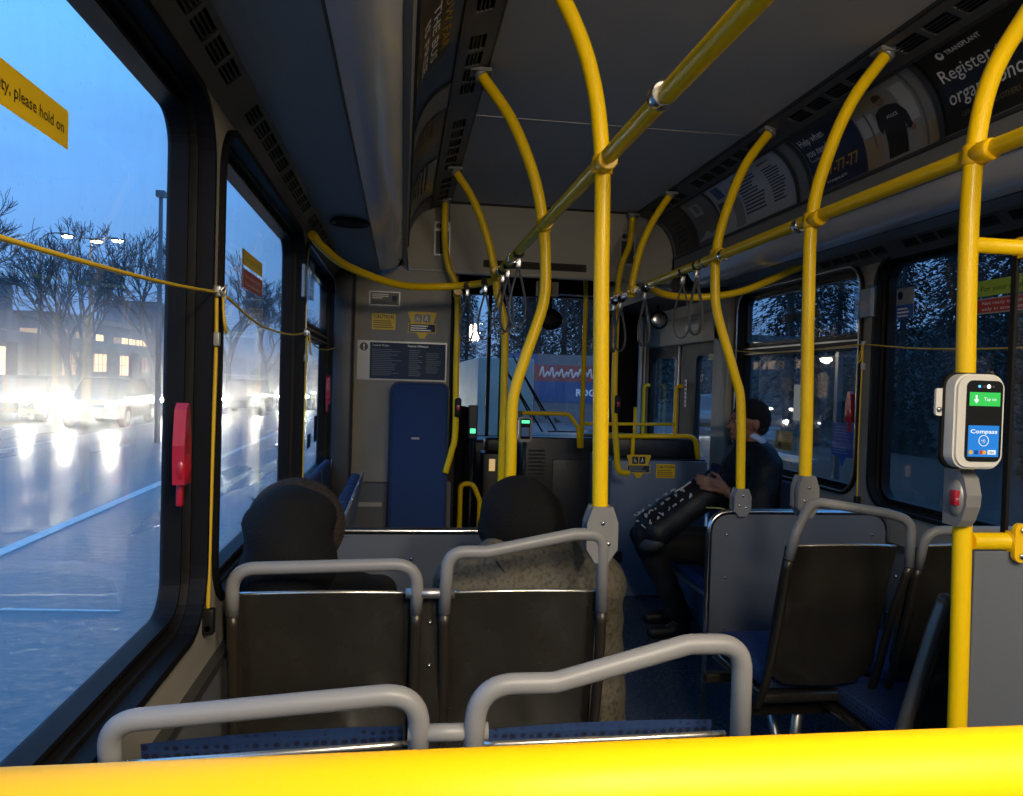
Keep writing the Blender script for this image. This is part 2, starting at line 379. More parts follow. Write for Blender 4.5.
# lower wall cladding and sill line
for s, nm in ((-1, 'trim_left'), (1, 'trim_right')):
    mb = MB(); x0, x1 = (-XW, -XW+.012) if s < 0 else (XW-.012, XW)
    mb.box(x0, -2, 0, x1, 4.6, .76, LOWWALL); mb.box(min(x0, x1)-(0 if s < 0 else .01), -2, .755, max(x0, x1)+(.01 if s < 0 else 0), 4.6, .775, TRIMDK)
    struct(mb, nm)
wn = 0
def window(x, s, o, glass, split=None, lat=None):
    global wn; wn += 1
    fn = lambda u, v, h: (x+s*h, u, v)               # h > 0 outwards
    root = thing('window_%d' % wn, (x, (o[0]+o[2])/2, o[1]), None, None); root['kind'] = 'structure'
    mb = MB(); ring(mb, o, .016, .13, -.012, .072, fn, FRAMEBLK)
    i = (o[0]+.016, o[1]+.016, o[2]-.016, o[3]-.016); ring(mb, i, .008, .10, .02, .072, fn, BLACK)
    i = tuple(a+(.008 if k < 2 else -.008) for k, a in enumerate(i)); ring(mb, i, .014, .09, .045, .072, fn, BLACKGLOSS)
    i = tuple(a+(.014 if k < 2 else -.014) for k, a in enumerate(i)); ring(mb, i, .008, .075, .032, .072, fn, FRAMEBLK)
    mb.build('window_frame', root)
    i = tuple(a+(.004 if k < 2 else -.004) for k, a in enumerate(i))
    if split:
        mb = MB(); mb.plate(rr(i[0], i[1], i[2], split-.02, .05), [], .066, .070, fn, glass); mb.build('window_pane', root)
        mb = MB(); mb.plate(rr(i[0], split+.02, i[2], i[3], .04), [], .058, .062, fn, glass); mb.build('window_pane', root)
        mb = MB(); mb.plate(rect(i[0]-.004, split-.03, i[2]+.004, split+.03), [], .03, .075, fn, FRAMEBLK)
        mb.plate(rect(i[0], split+.008, i[2], split+.016), [], .024, .03, fn, ALU); mb.plate(rect(i[0], split-.022, i[2], split-.016), [], .024, .03, fn, ALU)
        ring(mb, (i[0]-.002, split+.028, i[2]+.002, i[3]), .018, .05, .035, .064, fn, BLACKGLOSS); mb.build('transom_bar', root)
        mb = MB(); ring(mb, (o[0]+.012, o[1]+.012, o[2]-.012, o[3]-.012), .006, .12, -.016, -.011, fn, ALU); mb.build('frame_bead', root)
    else:
        mb = MB(); mb.plate(rr(i[0], i[1], i[2], i[3], .06), [], .066, .070, fn, glass); mb.build('window_pane', root)
    return root
for k, o in enumerate(WL): window(-XW, -1, o, GLASS_L, 1.60 if k == 3 else None)
for k, o in enumerate(WR): window(XW, 1, o, GLASS_R, 1.625 if k == 2 else None)
# driver side window and the doorway
mb = MB(); fn = lambda u, v, h: (-XW-h, u, v)
r_ = thing('window_8', (-XW, 5.6, .95), None, None); r_['kind'] = 'structure'
mb.plate(rect(4.85, .95, 6.35, 1.95), [rr(4.91, 1.01, 6.29, 1.89, .06)], .0, .08, fn, FRAMEBLK); mb.build('window_frame', r_)
mb = MB(); mb.plate(rect(4.9, 1.0, 6.3, 1.9), [], .05, .055, fn, GLASS_F); mb.build('window_pane', r_)
# floor: low floor, rear platform behind the viewer
mb = MB(); mb.box(-1.3, .35, -.25, 1.3, 6.7, 0, FLOORM); struct(mb, 'floor')
mb = MB(); mb.box(-1.2, -2, 0, 1.2, .35, .36, FLOORM); mb.box(-1.2, .35, 0, 1.2, .362, .355, TRIMDK); mb.box(-1.3, -2, -.25, 1.3, .35, 0, TRIMDK); struct(mb, 'floor')
mb = MB(); mb.box(-1.3, -2.1, -.3, 1.3, -2.0, 2.56, WALLM); struct(mb, 'wall_back')
# ceiling: centre panel with a seam, coves and side panels
cr_ = MB(); cr_.box(-1.31, -2.1, 2.5, 1.31, 6.75, 2.56, CEIL)
for a, b in ((-2.0, .3), (.304, 3.095), (3.107, YB-.03)): cr_.box(-.575, a, 2.447, .575, b, 2.5, CEIL)
cr_.box(-.57, 3.098, 2.4455, .57, 3.102, 2.5, ALU); cr_.box(-.57, 3.09, 2.47, .57, 3.11, 2.5, BLACK)  # bright strip added as the highlight along the dark seam
ceil = struct(cr_, 'ceiling')
CA, CB, CC = Vector((.81, 2.17)), Vector((.675, 2.405)), Vector((.802, 2.345))
def cove(t, h=0.0):
    p = CA*(1-t)**2+CC*2*t*(1-t)+CB*t*t; d = (CC-CA)*2*(1-t)+(CB-CC)*2*t; n = Vector((-d.y, d.x)).normalized()
    return p+n*h
LC = .28
def coveR(u, v, h): p = cove(v/LC, h); return (p.x, -u, p.y)      # u = -y
def coveL(u, v, h): p = cove(v/LC, h); return (-p.x, u, p.y)      # u = y
Y0, Y1 = -2.0, YB-.03
for s in (-1, 1):
    mb = MB(); prof = [cove(i/12) for i in range(13)]+[cove(1-i/12, -.03) for i in range(13)]
    mb.plate([(s*p.x, p.y) for p in prof], [], Y0, Y1, EX, LEDGE)
    o = mb.build('advert_cove', ceil)
    mb = MB()                                         # ridges framing the adverts
    for t0, hh in ((.0, .008), (.965, .008)):
        P0 = [cove(t0, 0), cove(t0+.035, 0), cove(t0+.035, hh), cove(t0, hh)]
        mb.plate([(s*p.x, p.y) for p in P0], [], Y0, Y1, EX, TRIMDK)
    mb.plate([(s*.81, 2.172), (s*.835, 2.172), (s*.835, 2.078), (s*.818, 2.078)], [], Y0, Y1, EX, LEDGE)
    mb.plate([(s*.56, 2.452), (s*.57, 2.452), (s*.572, 2.437), (s*.562, 2.437)], [], Y0, Y1, EX, TRIMDK)
    mb.build('ledge', ceil)
    # vent strip between the cove and the flat ceiling
    A, B = Vector((.675, 2.408)), Vector((.572, 2.44)); D = (B-A); L = D.length; D.normalize(); NN = Vector((-D.y, D.x))
    if NN.y > 0: NN = -NN
    vf = lambda u, v, h: (s*(A.x+D.x*v+NN.x*h), u, A.y+D.y*v+NN.y*h)
    mb = MB(); slots = []; y = .4
    while y < 4.4:
        if not any(abs(y+.055-q) < .09 for q in (2.22, 2.97, 1.45, 3.9)): slots.append(y)
        y += .128
    holes = [rr(a, .028, a+.105, .080, .006, 2) for a in slots]
    mb.plate(rect(-2, 0, YB-.03, L), holes, 0, .006, vf, VENTM); mb.build('vent_strip', ceil)
    mb = MB()
    for a in slots:
        for k in range(3): mb.plate(rect(a, .039+.012*k, a+.105, .043+.012*k), [], 0, .005, vf, TRIMDK)
    mb.plate(rect(-2, 0, YB-.03, L), [], -.03, -.028, vf, BLACK); mb.build('vent_grille', ceil)
    # flat side panel, its window-side air slots
    mb = MB(); mb.plate([(s*.958, 2.005), (s*1.16, 2.025), (s*1.16, 2.06), (s*.958, 2.04)], [], Y0, Y1, EX, CEILDK)
    mb.plate([(s*.832, 2.08), (s*.965, 2.0), (s*.965, 2.07), (s*.832, 2.15)], [], Y0, Y1-.14, EX, TRIMDK)
    mb.build('side_panel', ceil)
    mb = MB(); A2, B2 = Vector((1.16, 2.028)), Vector((1.223, 1.968)); D2 = B2-A2; L2 = D2.length; D2.normalize(); N2 = Vector((-abs(D2.y), -abs(D2.x))).normalized()
    vf2 = lambda u, v, h: (s*(A2.x+D2.x*v+N2.x*h), u, A2.y+D2.y*v+N2.y*h)
    sl = []
    for g in (.5, 1.18, 1.86, 2.42, 3.05, 3.6):
        for k in range(5): sl.append(g+k*.105)
    holes = [rr(a, .012, a+.088, .05, .004, 2) for a in sl]
    mb.plate(rect(-2, 0, YB-.03, L2), holes, 0, .006, vf2, VENTM); mb.build('vent_strip', ceil)
    mb = MB()
    for a in sl:
        for k in range(3): mb.plate(rect(a, .02+.010*k, a+.088, .0235+.010*k), [], -.001, .004, vf2, TRIMDK)
    mb.plate(rect(-2, 0, YB-.03, L2), [], -.03, -.028, vf2, BLACK); mb.build('vent_grille', ceil)
    # the long unlit lamp lens
    def lens(u, v, h):
        t = v; p = Vector((.832, 2.085)).lerp(Vector((.965, 2.003)), t); b = math.sin(math.pi*t)*.028+h
        return (s*(p.x-.52*b), u, p.y-.85*b)
    mb = MB(); mb.grid(-2.0, 4.46, 40, 0, 1, 14, 0, lens, LENS); mb.grid(-2.0, 4.46, 1, 0, 1, 14, -.012, lens, LENS)
    for k in range(6): mb.plate(rect(.2+k*.85, .02, .206+k*.85, .98), [], 0, .002, lens, TRIMDK)
    pts = [lens(4.46, i/14, 0) for i in range(15)]; tip = [(p[0]+s*.02*0, 4.5, p[2]+.03) for p in pts]
    mb.add(pts+tip, [(i, i+1, 16+i, 15+i) for i in range(14)], LENS, True)
    single(mb, 'light_lens', ('long unlit grey ceiling lamp lens over the left windows' if s < 0 else 'long unlit bluish ceiling lamp lens over the right windows'), 'ceiling light')
mb = MB(); mb.tube([(-1.04, 3.13, 2.008), (-1.04, 3.13, 2.0)], .075, TRIMDK, 28); mb.tube([(-1.04+.075*math.cos(a/14*math.pi), 3.13+.075*math.sin(a/14*math.pi), 2.0) for a in range(28)], .006, BLACK, 6, closed=True)
for k in range(-3, 4): mb.box(-1.095, 3.13+k*.016-.003, 1.996, -.985, 3.13+k*.016+.003, 2.001, BLACK)
single(mb, 'ceiling_speaker', 'round black speaker grille in the left side ceiling panel', 'speaker')

# front bulkhead plane (header + driver's partition)
fb = planeY(YB)
mb = MB()
top = [(-s.x, s.y) for s in [cove(i/8, -.005) for i in range(9)]]
outer = [(-.80, 2.03)]+[(-.812, 2.17)]+top+[(-.57, 2.45), (.57, 2.45)]+[(p[0]*-1, p[1]) for p in top[::-1]]+[(.812, 2.17), (.80, 2.03)]
mb.plate(outer, [rr(-.36, 2.075, .27, 2.12, .008)], -.05, .0, fb, WALLM)
mb.plate(rect(-.36, 2.07, .27, 2.125), [], -.05, -.02, fb, BLACK)
mb.box(-.003-.57, YB-.001, 2.03, -.567, YB, 2.45, TRIMDK)
mb.box(-.8, YB-.02, 2.44, .8, YB+.02, 2.46, BLACK)
mb.plate(rect(-.8, 2.035, .8, 2.045), [], 0, .012, fb, LEDGE)
hd = struct(mb, 'wall_front')
mb = MB()                                            # number display: unlit amber segments
for k in range(40): mb.box(-.34+k*.015, YB+.018, 2.085, -.332+k*.015, YB+.021, 2.11, mat('dim_amber', (.02, .012, .006), .6, spec=.1))
single(mb, 'stop_display', 'long dark unlit display strip in the front header panel', 'display')
mb = MB()
mb.plate([(-1.22, 0), (-.545, 0), (-.545, 2.03), (-.80, 2.03), (-.845, 2.06), (-.95, 2.0), (-1.22, 2.02)][::-1], [], -.05, 0, fb, WALLM)
mb.plate(rect(-1.22, .775, -.545, .785), [], 0, .004, fb, TRIMDK)
mb.plate(rect(-1.22, 0, -.545, .775), [], 0, .010, fb, LOWWALL)
mb.plate(rect(-1.16, .64, -.92, .665), [], .01, .02, fb, ALU)
mb.box(-1.22, YB-.13, .0, -1.10, YB, 2.02, TRIMDK, .02)
mb.plate(rr(-.62, .0, -.52, .80, .02), [], .0, .06, fb, LOWWALL)
struct(mb, 'wall_bulkhead')
mb = MB(); mb.box(-.545, YB, 0, -.50, YB+.05, 2.02, BLACK); mb.box(-.545, YB+.02, 0, -.53, 5.6, 1.0, NAVY); struct(mb, 'trim_front')
# driver's area: ceiling drop, windshield wall
mb = MB(); mb.box(-1.22, YB+.02, 2.30, 1.22, 6.7, 2.36, TRIMDK); mb.box(-1.22, YB+.05, 2.06, -.6, 6.3, 2.3, DASHM)
mb.box(.82, YB+.02, 1.99, 1.22, 6.5, 2.3, DASHM); struct(mb, 'ceiling')
ff = planeY(6.62)
wf = thing('window_9', (0, 6.62, .95), None, None); wf['kind'] = 'structure'
mb = MB(); mb.plate(rect(-1.3, -.3, 1.3, 2.36), [rr(-1.05, .93, .86, 2.13, .09)], -.08, 0, ff, FRAMEBLK); mb.build('window_frame', wf)
mb = MB(); mb.plate(rr(-1.06, .92, .87, 2.14, .09), [], -.05, -.044, ff, GLASS_F); mb.build('window_pane', wf)
for a in (-.08,):
    mb = MB(); mb.box(-.11, 6.62, .93, -.08, 6.66, 2.13, BLACK); mb.build('centre_post', wf)
# front door: two glazed leaves with header, post and white gap-light bars
dn = 0
for (a, b) in ((4.87, 5.60), (5.62, 6.37)):
    dn += 1; d = thing('door_%d' % dn, (XW+.03, (a+b)/2, 0), None, None); d['kind'] = 'structure'
    g = lambda u, v, h: (XW+.02+h, u, v)
    mb = MB(); gb = b-.07 if dn == 2 else 5.30; mb.plate(rect(a, .03, b, 1.71), [rr(a+.07, .25, gb, 1.62, .05)], 0, .04, g, BLACK)
    mb.plate(rect(a+.005, .03, a+.022, 1.7), [], -.01, .0, g, ALU); mb.build('door_frame', d)
    mb = MB(); mb.plate(rect(a+.06, .24, b-.06, 1.63), [], .018, .023, g, GLASS_F); mb.build('door_pane', d)
    mb = MB(); mb.tube(fillet([(XW, b-.1, .7), (XW-.05, b-.1, .7), (XW-.05, b-.1, 1.4), (XW, b-.1, 1.4)], .03), .014, YEL); mb.build('door_handle', d)
mb = MB(); mb.box(XW-.05, 4.72, 1.70, XW, 5.9, 1.90, WALLM, .012); mb.box(XW-.052, 5.1, 1.79, XW-.05, 5.35, 1.83, SILVERP); struct(mb, 'trim_door_header')
mb = MB(); mb.box(XW-.05, 4.62, .0, XW, 4.84, 2.0, WALLM, .012); struct(mb, 'trim_door_post')
mb = MB(); mb.box(1.16, 6.38, .95, 1.185, 6.42, 1.98, WHITE, .006); mb.box(1.20, 6.38, .95, 1.215, 6.42, 1.98, WHITE, .006); struct(mb, 'door_gap_light')  # white bars stand in for outside light through the door gap
# ================================================================== RAILS AND POLES
RT = .0185
def collar(mb, p, d, r=.0245, l=.044, m=None):
    p = Vector(p); d = Vector(d).normalized(); m = m or CLAMP
    mb.tube([p-d*l/2, p-d*l*.42, p+d*l*.42, p+d*l/2], [r*.88, r, r, r*.88], m, 18)
    side = d.cross(Vector((0, 0, 1))); side = side.normalized() if side.length > .1 else Vector((1, 0, 0))
    mb.ball(p+side*r, .006, m, 8, 6); return mb
def pole(name, pts, label, clampz=None, base=None, group='yellow curved stanchion poles', ceilcap=True, r=RT):
    P = smooth(pts, 10); root = thing(name, pts[0], label, 'pole', group)
    mb = MB(); mb.tube(P, r, YEL, 18); mb.build('pole_tube', root)
    if clampz is not None:
        q = min(P, key=lambda a: abs(a.z-clampz)+(0 if a.z > 1 else 9)); mb = MB()
        collar(mb, q, (0, 0, 1)); collar(mb, (q.x, q.y-.03, q.z), (0, 1, 0), .0235, .05); mb.build('clamp', root)
    if ceilcap:
        e = Vector(pts[-1]); d = (e-Vector(P[-4])).normalized(); mb = MB(); mb.tube([e-d*.012, e+d*.006], r*1.35, BRACKET, 18); mb.box(e.x-.035, e.y-.03, e.z, e.x+.035, e.y+.03, e.z+.012, LEDGE); mb.build('ceiling_flange', root)
    if base:
        x, y, z, w, h = base; mb = MB(); f = lambda u, v, hh: (u, y-hh, v)
        o = [(x-w*.32, z+h/2), (x-w/2, z+h*.22), (x-w/2, z-h*.25), (x-w*.22, z-h/2), (x+w*.22, z-h/2), (x+w/2, z-h*.25), (x+w/2, z+h*.22), (x+w*.32, z+h/2)]
        mb.plate(o, [], .008, .026, f, BRACKET); mb.plate(o, [], -.024, -.008, f, BRACKET); mb.cyl((x, y, z-h*.45), (x, y, z+h*.5), r*1.1, BRACKET)
        bb = mb.build('seat_bracket', root)
        for dx, dz in ((0, .028), (-.014, -.01), (.014, -.02)):
            m2 = MB(); m2.ball((x+dx, y-.026, z+dz), (.006, .004, .006), CHROME, 12, 8); m2.build('bolt', bb)
    return root
def rail(name, pts, label, r=RT, chrome=None, cat='handrail', fil=None):
    P = smooth(pts, 10) if fil is None else fillet(pts, fil)
    root = thing(name, pts[0], label, cat); mb = MB(); mb.tube(P, r, YEL, 18); mb.build('rail_tube', root); return root
HR = 1.915
# --- left row
pole('stanchion_pole', [(-.352, 1.775, 1.03), (-.358, 1.775, 1.3), (-.368, 1.775, 1.65), (-.376, 1.775, 1.93), (-.405, 1.785, 2.12), (-.462, 1.80, 2.27), (-.53, 1.82, 2.38), (-.575, 1.83, 2.43)],
     'bright yellow pole rising from the bracket of the aisle seat behind the coated passenger', HR, (-.352, 1.775, 1.05, .074, .13))
pole('stanchion_pole', [(-.457, 2.55, .93), (-.457, 2.55, 1.15), (-.456, 2.55, 1.34), (-.42, 2.55, 1.48), (-.365, 2.55, 1.66), (-.362, 2.55, 1.8), (-.375, 2.55, 1.93), (-.41, 2.55, 2.08), (-.485, 2.57, 2.26), (-.59, 2.6, 2.415)],
     'yellow kinked pole rising behind the dark beanie of the seated passenger', HR)
pole('stanchion_pole', [(-.325, 3.8, .02), (-.325, 3.8, .9), (-.325, 3.8, 1.35), (-.332, 3.8, 1.68), (-.37, 3.8, 1.82), (-.385, 3.8, 1.93), (-.43, 3.8, 2.1), (-.50, 3.8, 2.27), (-.594, 3.8, 2.41)],
     'slim yellow pole just left of the kinked pole behind the beanie', 1.93)
pole('stanchion_pole', [(-.56, 4.5, .86), (-.53, 4.5, .98), (-.51, 4.5, 1.1), (-.515, 4.5, 1.5), (-.52, 4.5, 1.9), (-.575, 4.5, 2.05), (-.60, 4.5, 2.2), (-.604, 4.5, 2.42)],
     'yellow pole along the right edge of the grey driver partition', 1.9)
# --- right row
pole('stanchion_pole', [(.396, 1.53, .02), (.396, 1.53, .7), (.385, 1.53, 1.3), (.375, 1.53, 1.72), (.382, 1.53, 1.93), (.412, 1.53, 2.08), (.482, 1.53, 2.21), (.585, 1.53, 2.36), (.64, 1.53, 2.41)],
     'yellow floor-to-ceiling pole holding the fare card reader', HR, r=.0195)
pole('stanchion_pole', [(.390, 2.2, 1.06), (.388, 2.2, 1.3), (.380, 2.2, 1.65), (.382, 2.2, 1.93), (.43, 2.2, 2.12), (.50, 2.2, 2.28), (.60, 2.2, 2.42)],
     'yellow pole rising from the empty black seat on the right', HR, (.39, 2.2, 1.08, .066, .125))
pole('stanchion_pole', [(.53, 2.95, .93), (.527, 2.95, 1.05), (.517, 2.95, 1.34), (.485, 2.95, 1.46), (.41, 2.95, 1.68), (.393, 2.95, 1.80), (.395, 2.95, 1.95), (.43, 2.95, 2.1), (.50, 2.95, 2.28), (.598, 2.95, 2.42)],
     'yellow kinked pole rising from the grey panel in front of the man with the bag', HR, (.53, 2.95, .945, .07, .11))
pole('stanchion_pole', [(.36, 4.0, 1.86), (.375, 4.0, 1.98), (.41, 4.0, 2.13), (.47, 4.0, 2.27), (.557, 4.0, 2.41)],
     'short yellow pole curving from the right rail up to the cove near the bulkhead', 1.9)
pole('stanchion_pole', [(.565, 4.6, .86), (.50, 4.6, .88), (.48, 4.6, 1.0), (.455, 4.6, 1.35), (.455, 4.6, 1.9), (.47, 4.6, 2.1), (.52, 4.6, 2.25), (.535, 4.6, 2.42)],
     'yellow pole just left of the wheel box with a small black stop button', 1.93)
# --- long rails
rt = rail('overhead_rail', [(-.366, -1.0, HR), (-.368, .5, HR), (-.374, 2.0, HR), (-.378, 3.2, HR), (-.378, 3.72, HR)], 'long yellow overhead rail running above the left edge of the aisle')
for y in (1.35, 3.25, 3.62): mb = MB(); collar(mb, (-.378, y, HR), (0, 1, 0), .023, .03, CHROME); mb.build('chrome_collar', rt)
rt = rail('overhead_rail', [(.385, -1.0, HR), (.385, .5, HR), (.385, 2.0, HR), (.38, 3.2, 1.905), (.375, 3.7, 1.90)], 'long yellow overhead rail running above the right edge of the aisle')
for y in (2.28, 2.86, 3.05): mb = MB(); collar(mb, (.385, y, 1.908), (0, 1, 0), .023, .03, CHROME); mb.build('chrome_collar', rt)
rail('cross_rail', [(-.378, 3.72, 1.905), (-.40, 3.9, 1.895), (-.58, 4.08, 1.885), (-.84, 3.96, 1.865), (-1.07, 3.62, 1.895), (-1.16, 3.32, 1.93), (-1.19, 3.2, 1.96)], 'yellow rail sweeping across from the left overhead rail to the left windows')
rail('cross_rail', [(.375, 3.7, 1.90), (.40, 3.82, 1.893), (.55, 3.93, 1.872), (.74, 3.93, 1.872), (.92, 3.85, 1.905), (1.1, 3.72, 1.995), (1.16, 3.66, 2.03)], 'yellow rail sweeping across from the right overhead rail to the right windows')
rt = rail('chrome_rail', [(-.378, 3.72, HR), (-.376, 4.2, 1.92), (-.37, 4.62, 1.925)], 'chrome rod continuing the left overhead rail to the bulkhead', .011)
for o in rt.children: o.data.materials[0] = CHROME
rt = rail('chrome_rail', [(.375, 3.66, 1.895), (.37, 4.2, 1.88), (.36, 4.62, 1.88)], 'chrome rod continuing the right overhead rail to the bulkhead', .011)
for o in rt.children: o.data.materials[0] = CHROME
for k in range(8): mb = MB(); collar(mb, (.373, 3.72+k*.115, 1.89), (0, 1, 0), .017, .03, CHROME); mb.build('chrome_collar', rt)
# --- yellow frame of the glass partition beside the card reader pole
mb = MB(); mb.cyl((.375, 1.53, 1.722), (1.2, 1.53, 1.722), .017, YEL)
rp = single(mb, 'partition_rail', 'yellow horizontal rail at the top of the glass partition', 'handrail')
mb = MB(); mb.cyl((.41, 1.53, 1.083), (1.2, 1.53, 1.083), .0185, YEL)
single(mb, 'partition_rail', 'yellow horizontal rail on top of the grey laminate partition', 'handrail')
mb = MB(); mb.box(.418, 1.525, .05, 1.2, 1.543, 1.062, GREYPAN, .003)
single(mb, 'partition_panel', 'plain grey laminate partition below the yellow rail at the right edge', 'panel')
g = thing('glass_partition', (.5, 1.53, 1.10), 'clear glass partition with black edge above the grey laminate partition', 'glass panel')
mb = MB(); mb.box(.502, 1.537, 1.115, 1.19, 1.543, 1.70, GLASS_C); mb.build('glass_sheet', g)
mb = MB(); mb.box(.494, 1.533, 1.10, .502, 1.547, 1.705, BLACK); mb.build('edge_seal', g)
for zc, nm in ((1.083, 'lower'), (1.722, 'upper')):
    c = thing('glass_clamp', (.513, 1.53, zc), 'yellow bolted clamp gripping the glass partition at its %s rail' % nm, 'clamp')
    mb = MB(); mb.plate(rr(.497, zc-.042, .530, zc+.042, .015), [], .012, .024, planeY(1.53), CLAMP); mb.tube([(.495, 1.53, zc), (.532, 1.53, zc)], .023, CLAMP, 18)
    mb.build('clamp_plate', c)
    for dz in (-.028, .028):
        m2 = MB(); m2.ball((.513, 1.503, zc+dz), (.007, .004, .007), CHROME, 12, 8); m2.build('bolt', c)
# --- foreground yellow bar
mb = MB(); mb.tube([(-1.19, .34, 1.2115), (-.7, .34, 1.2145), (.3, .34, 1.2175)], .0215, YELBAR, 40)
o = thing('foreground_rail', (-.8, .34, 1.2), 'thick bright yellow grab rail across the very bottom of the view', 'handrail'); mb.build('rail_tube', o)
mb = MB(); mb.tube([(-1.215, .34, 1.2115), (-1.185, .34, 1.2115)], .034, BRACKET, 24); mb.build('wall_flange', o); mb = MB(); mb.tube([(.3, .34, 1.2175), (.3, .34, .36)], .0215, YELBAR, 24); mb.build('end_post', o)

# ================================================================== SEATS
def seat(x0, x1, y, zl, zr, label, lean=.13, base=.0, topback=.905, handle=True, hp=None, zsplit=.87, group='black-backed bus seats in rows', fr=.0145, zb=.36, zc=.352, raise_=0.0, tilt=0.0):
    """forward facing seat; (x0, x1) centre lines of its side tubes, zl and zr heights of the grab handle"""
    root = thing('bus_seat', ((x0+x1)/2, y+.2, base), label, 'seat', group)
    def at(x, z, dx=0): return (x, y+lean*max(0, (1-z))**.8*1.0, z)
    yl = lambda z: y+lean*max(0, (1-z))
    P = hp or [(x0, yl(.8), .8), (x0, y, zl), (x0+.07, y-.004, zl+.004), (x1-.07, y-.004, zr+.004), (x1, y, zr), (x1, yl(.8), .8)]
    if handle:
        F = fillet([(x0, yl(zsplit), zsplit), (x0, y, zl), (x1, y, zr), (x1, yl(zsplit), zsplit)] if hp is None else hp, .055, 10)
        mb = MB(); mb.tube(F, fr, GREYTUBE, 18); mb.build('grab_handle', root)
        ends = [F[0], F[-1]]
    else: ends = [Vector((x0, yl(zsplit), zsplit)), Vector((x1, yl(zsplit), zsplit))]
    for e, x in zip(ends, (x0, x1)):
        mb = MB(); mb.tube(smooth([e, (x, yl(.7), .7), (x, yl(.5)+.015, .5), (x, yl(.38)+.05, .38)], 6), fr*.86, BRONZE, 14); mb.build('side_tube', root)
    a, b = x0+.005, x1-.005; w = b-a
    nz, nx = 18, 12
    def back(u, v, h):                               # u 0..1 across, v 0..1 up
        z = zb+(topback-zb)*v; c = (u-.5)*2
        yy = yl(z)+.012-.022*math.sin(math.pi*min(1, v*1.05))*(1-c*c*.6)*(-1)+.018*c*c-.02*math.exp(-((v-.62)/.16)**2)*(1-c*c)
        xs = a+w*u+(0 if v > .15 else (0.5-u)*.12*(1-v/.15)**2)
        return (xs, yy+h, z+.008*(1-c*c)*v-tilt*(1-u)*v)
    mb = MB(); mb.grid(0, 1, nx, 0, 1, nz, 0, back, SHELL); mb.grid(0, 1, nx, 0, 1, nz, .016, back, SHELL)
    for uu in (0, 1): mb.add([back(uu, j/nz, hh) for hh in (0, .016) for j in range(nz+1)], [(j, j+1, nz+2+j, nz+1+j) for j in range(nz)], SHELL, True)
    mb.add([back(i/nx, 0, hh) for hh in (0, .016) for i in range(nx+1)], [(i, i+1, nx+2+i, nx+1+i) for i in range(nx)], SHELL, True)
    for zz in (.72, .56, .84):
        for xx in (a-.002, b+.002): mb.ball((xx, yl(zz)+.012, zz), .005, CHROME, 8, 6)
    mb.build('backrest_shell', root)
    mb = MB(); mb.tube([back(i/12, 1, .008) for i in range(13)], .0055, SHELLEDGE, 8); mb.build('shell_edge', root)
    def pad(u, v, h): p = back(.04+.92*u, .1+.90*v, 0); bul = math.sin(math.pi*min(.97, max(.03, u)))**.4*math.sin(math.pi*min(.97, max(.03, v)))**.3; return (p[0], p[1]+.016+h*bul, p[2]-.006+raise_*v)
    mb = MB(); mb.grid(0, 1, 12, 0, 1, 14, .032, pad, FABRIC); mb.build('back_pad', root)
    yb = yl(.42); mb = MB(); mb.box(a+.01, yb+.05, zc+.033, b-.01, yb+.45, zc+.103, FABRIC, .025); mb.build('seat_cushion', root)
    mb = MB(); mb.box(a, yb+.03, zc, b, yb+.45, zc+.033, SHELL, .012); mb.build('seat_pan', root)
    return root
def pedestal(x0, x1, y, label):
    r = thing('seat_pedestal', ((x0+x1)/2, y, 0), label, 'seat base'); yb = y+.15
    mb = MB(); mb.box(x0-.03, yb+.02, .315, x1+.03, yb+.06, .35, BRONZE, .006); mb.box(x0-.03, yb+.30, .315, x1+.03, yb+.34, .35, BRONZE, .006); mb.build('cross_beam', r)
    for sx in (.25,):
        xx = x0+(x1-x0)*sx
        mb = MB(); mb.tube(fillet([(xx, yb+.05, .33), (xx, yb+.1, .03)], 0), .018, ALU, 12); mb.tube([(xx, yb+.30, .33), (xx, yb+.12, .03)], .018, ALU, 12); mb.box(xx-.06, yb+.04, 0, xx+.06, yb+.2, .03, ALU, .006); mb.build('leg', r)
    xx = x1-.02
    mb = MB(); mb.tube([(xx, yb+.05, .33), (xx, yb-.02, .03)], .018, ALU, 12); mb.tube([(xx, yb+.30, .33), (xx, yb+.02, .03)], .018, ALU, 12); mb.box(xx-.05, yb-.07, 0, xx+.05, yb+.08, .03, ALU, .006); mb.build('leg', r)
    return r
# row B (occupied)
seat(-1.175, -.775, 1.75, .975, .985, 'black-backed window seat with grey handle occupied by the hooded passenger')
seat(-.708, -.342, 1.75, 1.0, 1.045, 'black-backed aisle seat occupied by the passenger in the olive coat',
     hp=[(-.712, 1.762, .87), (-.708, 1.75, 1.012), (-.62, 1.748, 1.012), (-.42, 1.75, 1.052), (-.35, 1.755, 1.052), (-.345, 1.762, .87)])
# row A (nearest)
seat(-1.182, -.785, 1.05, .948, .977, 'nearest window seat, its grey handle low at the left of the view', topback=.882, raise_=.026, tilt=.015)
seat(-.707, -.322, 1.05, .98, 1.03, 'nearest aisle seat with a grey handle rising to the aisle, left of centre', topback=.880, raise_=.022, tilt=.004,
     hp=[(-.712, 1.06, .85), (-.707, 1.05, .985), (-.60, 1.05, .985), (-.41, 1.05, 1.035), (-.328, 1.05, 1.035), (-.322, 1.06, .85)])
for y, w in ((1.05, 'nearest'), (1.75, 'occupied')):
    m = MB(); m.tube([(-.80, y+.012, .915), (-.69, y+.012, .915)], .012, GREYTUBE if y < 1.5 else ALU, 14); single(m, 'link_bar', 'short metal bar joining the two %s seat backs' % w, 'bar')
    pedestal(-1.15, -.33, y, 'metal underframe carrying the two %s seats' % w)
m = MB(); m.box(-.768, 1.79, .42, -.715, 1.80, .90, SHELL, .004)
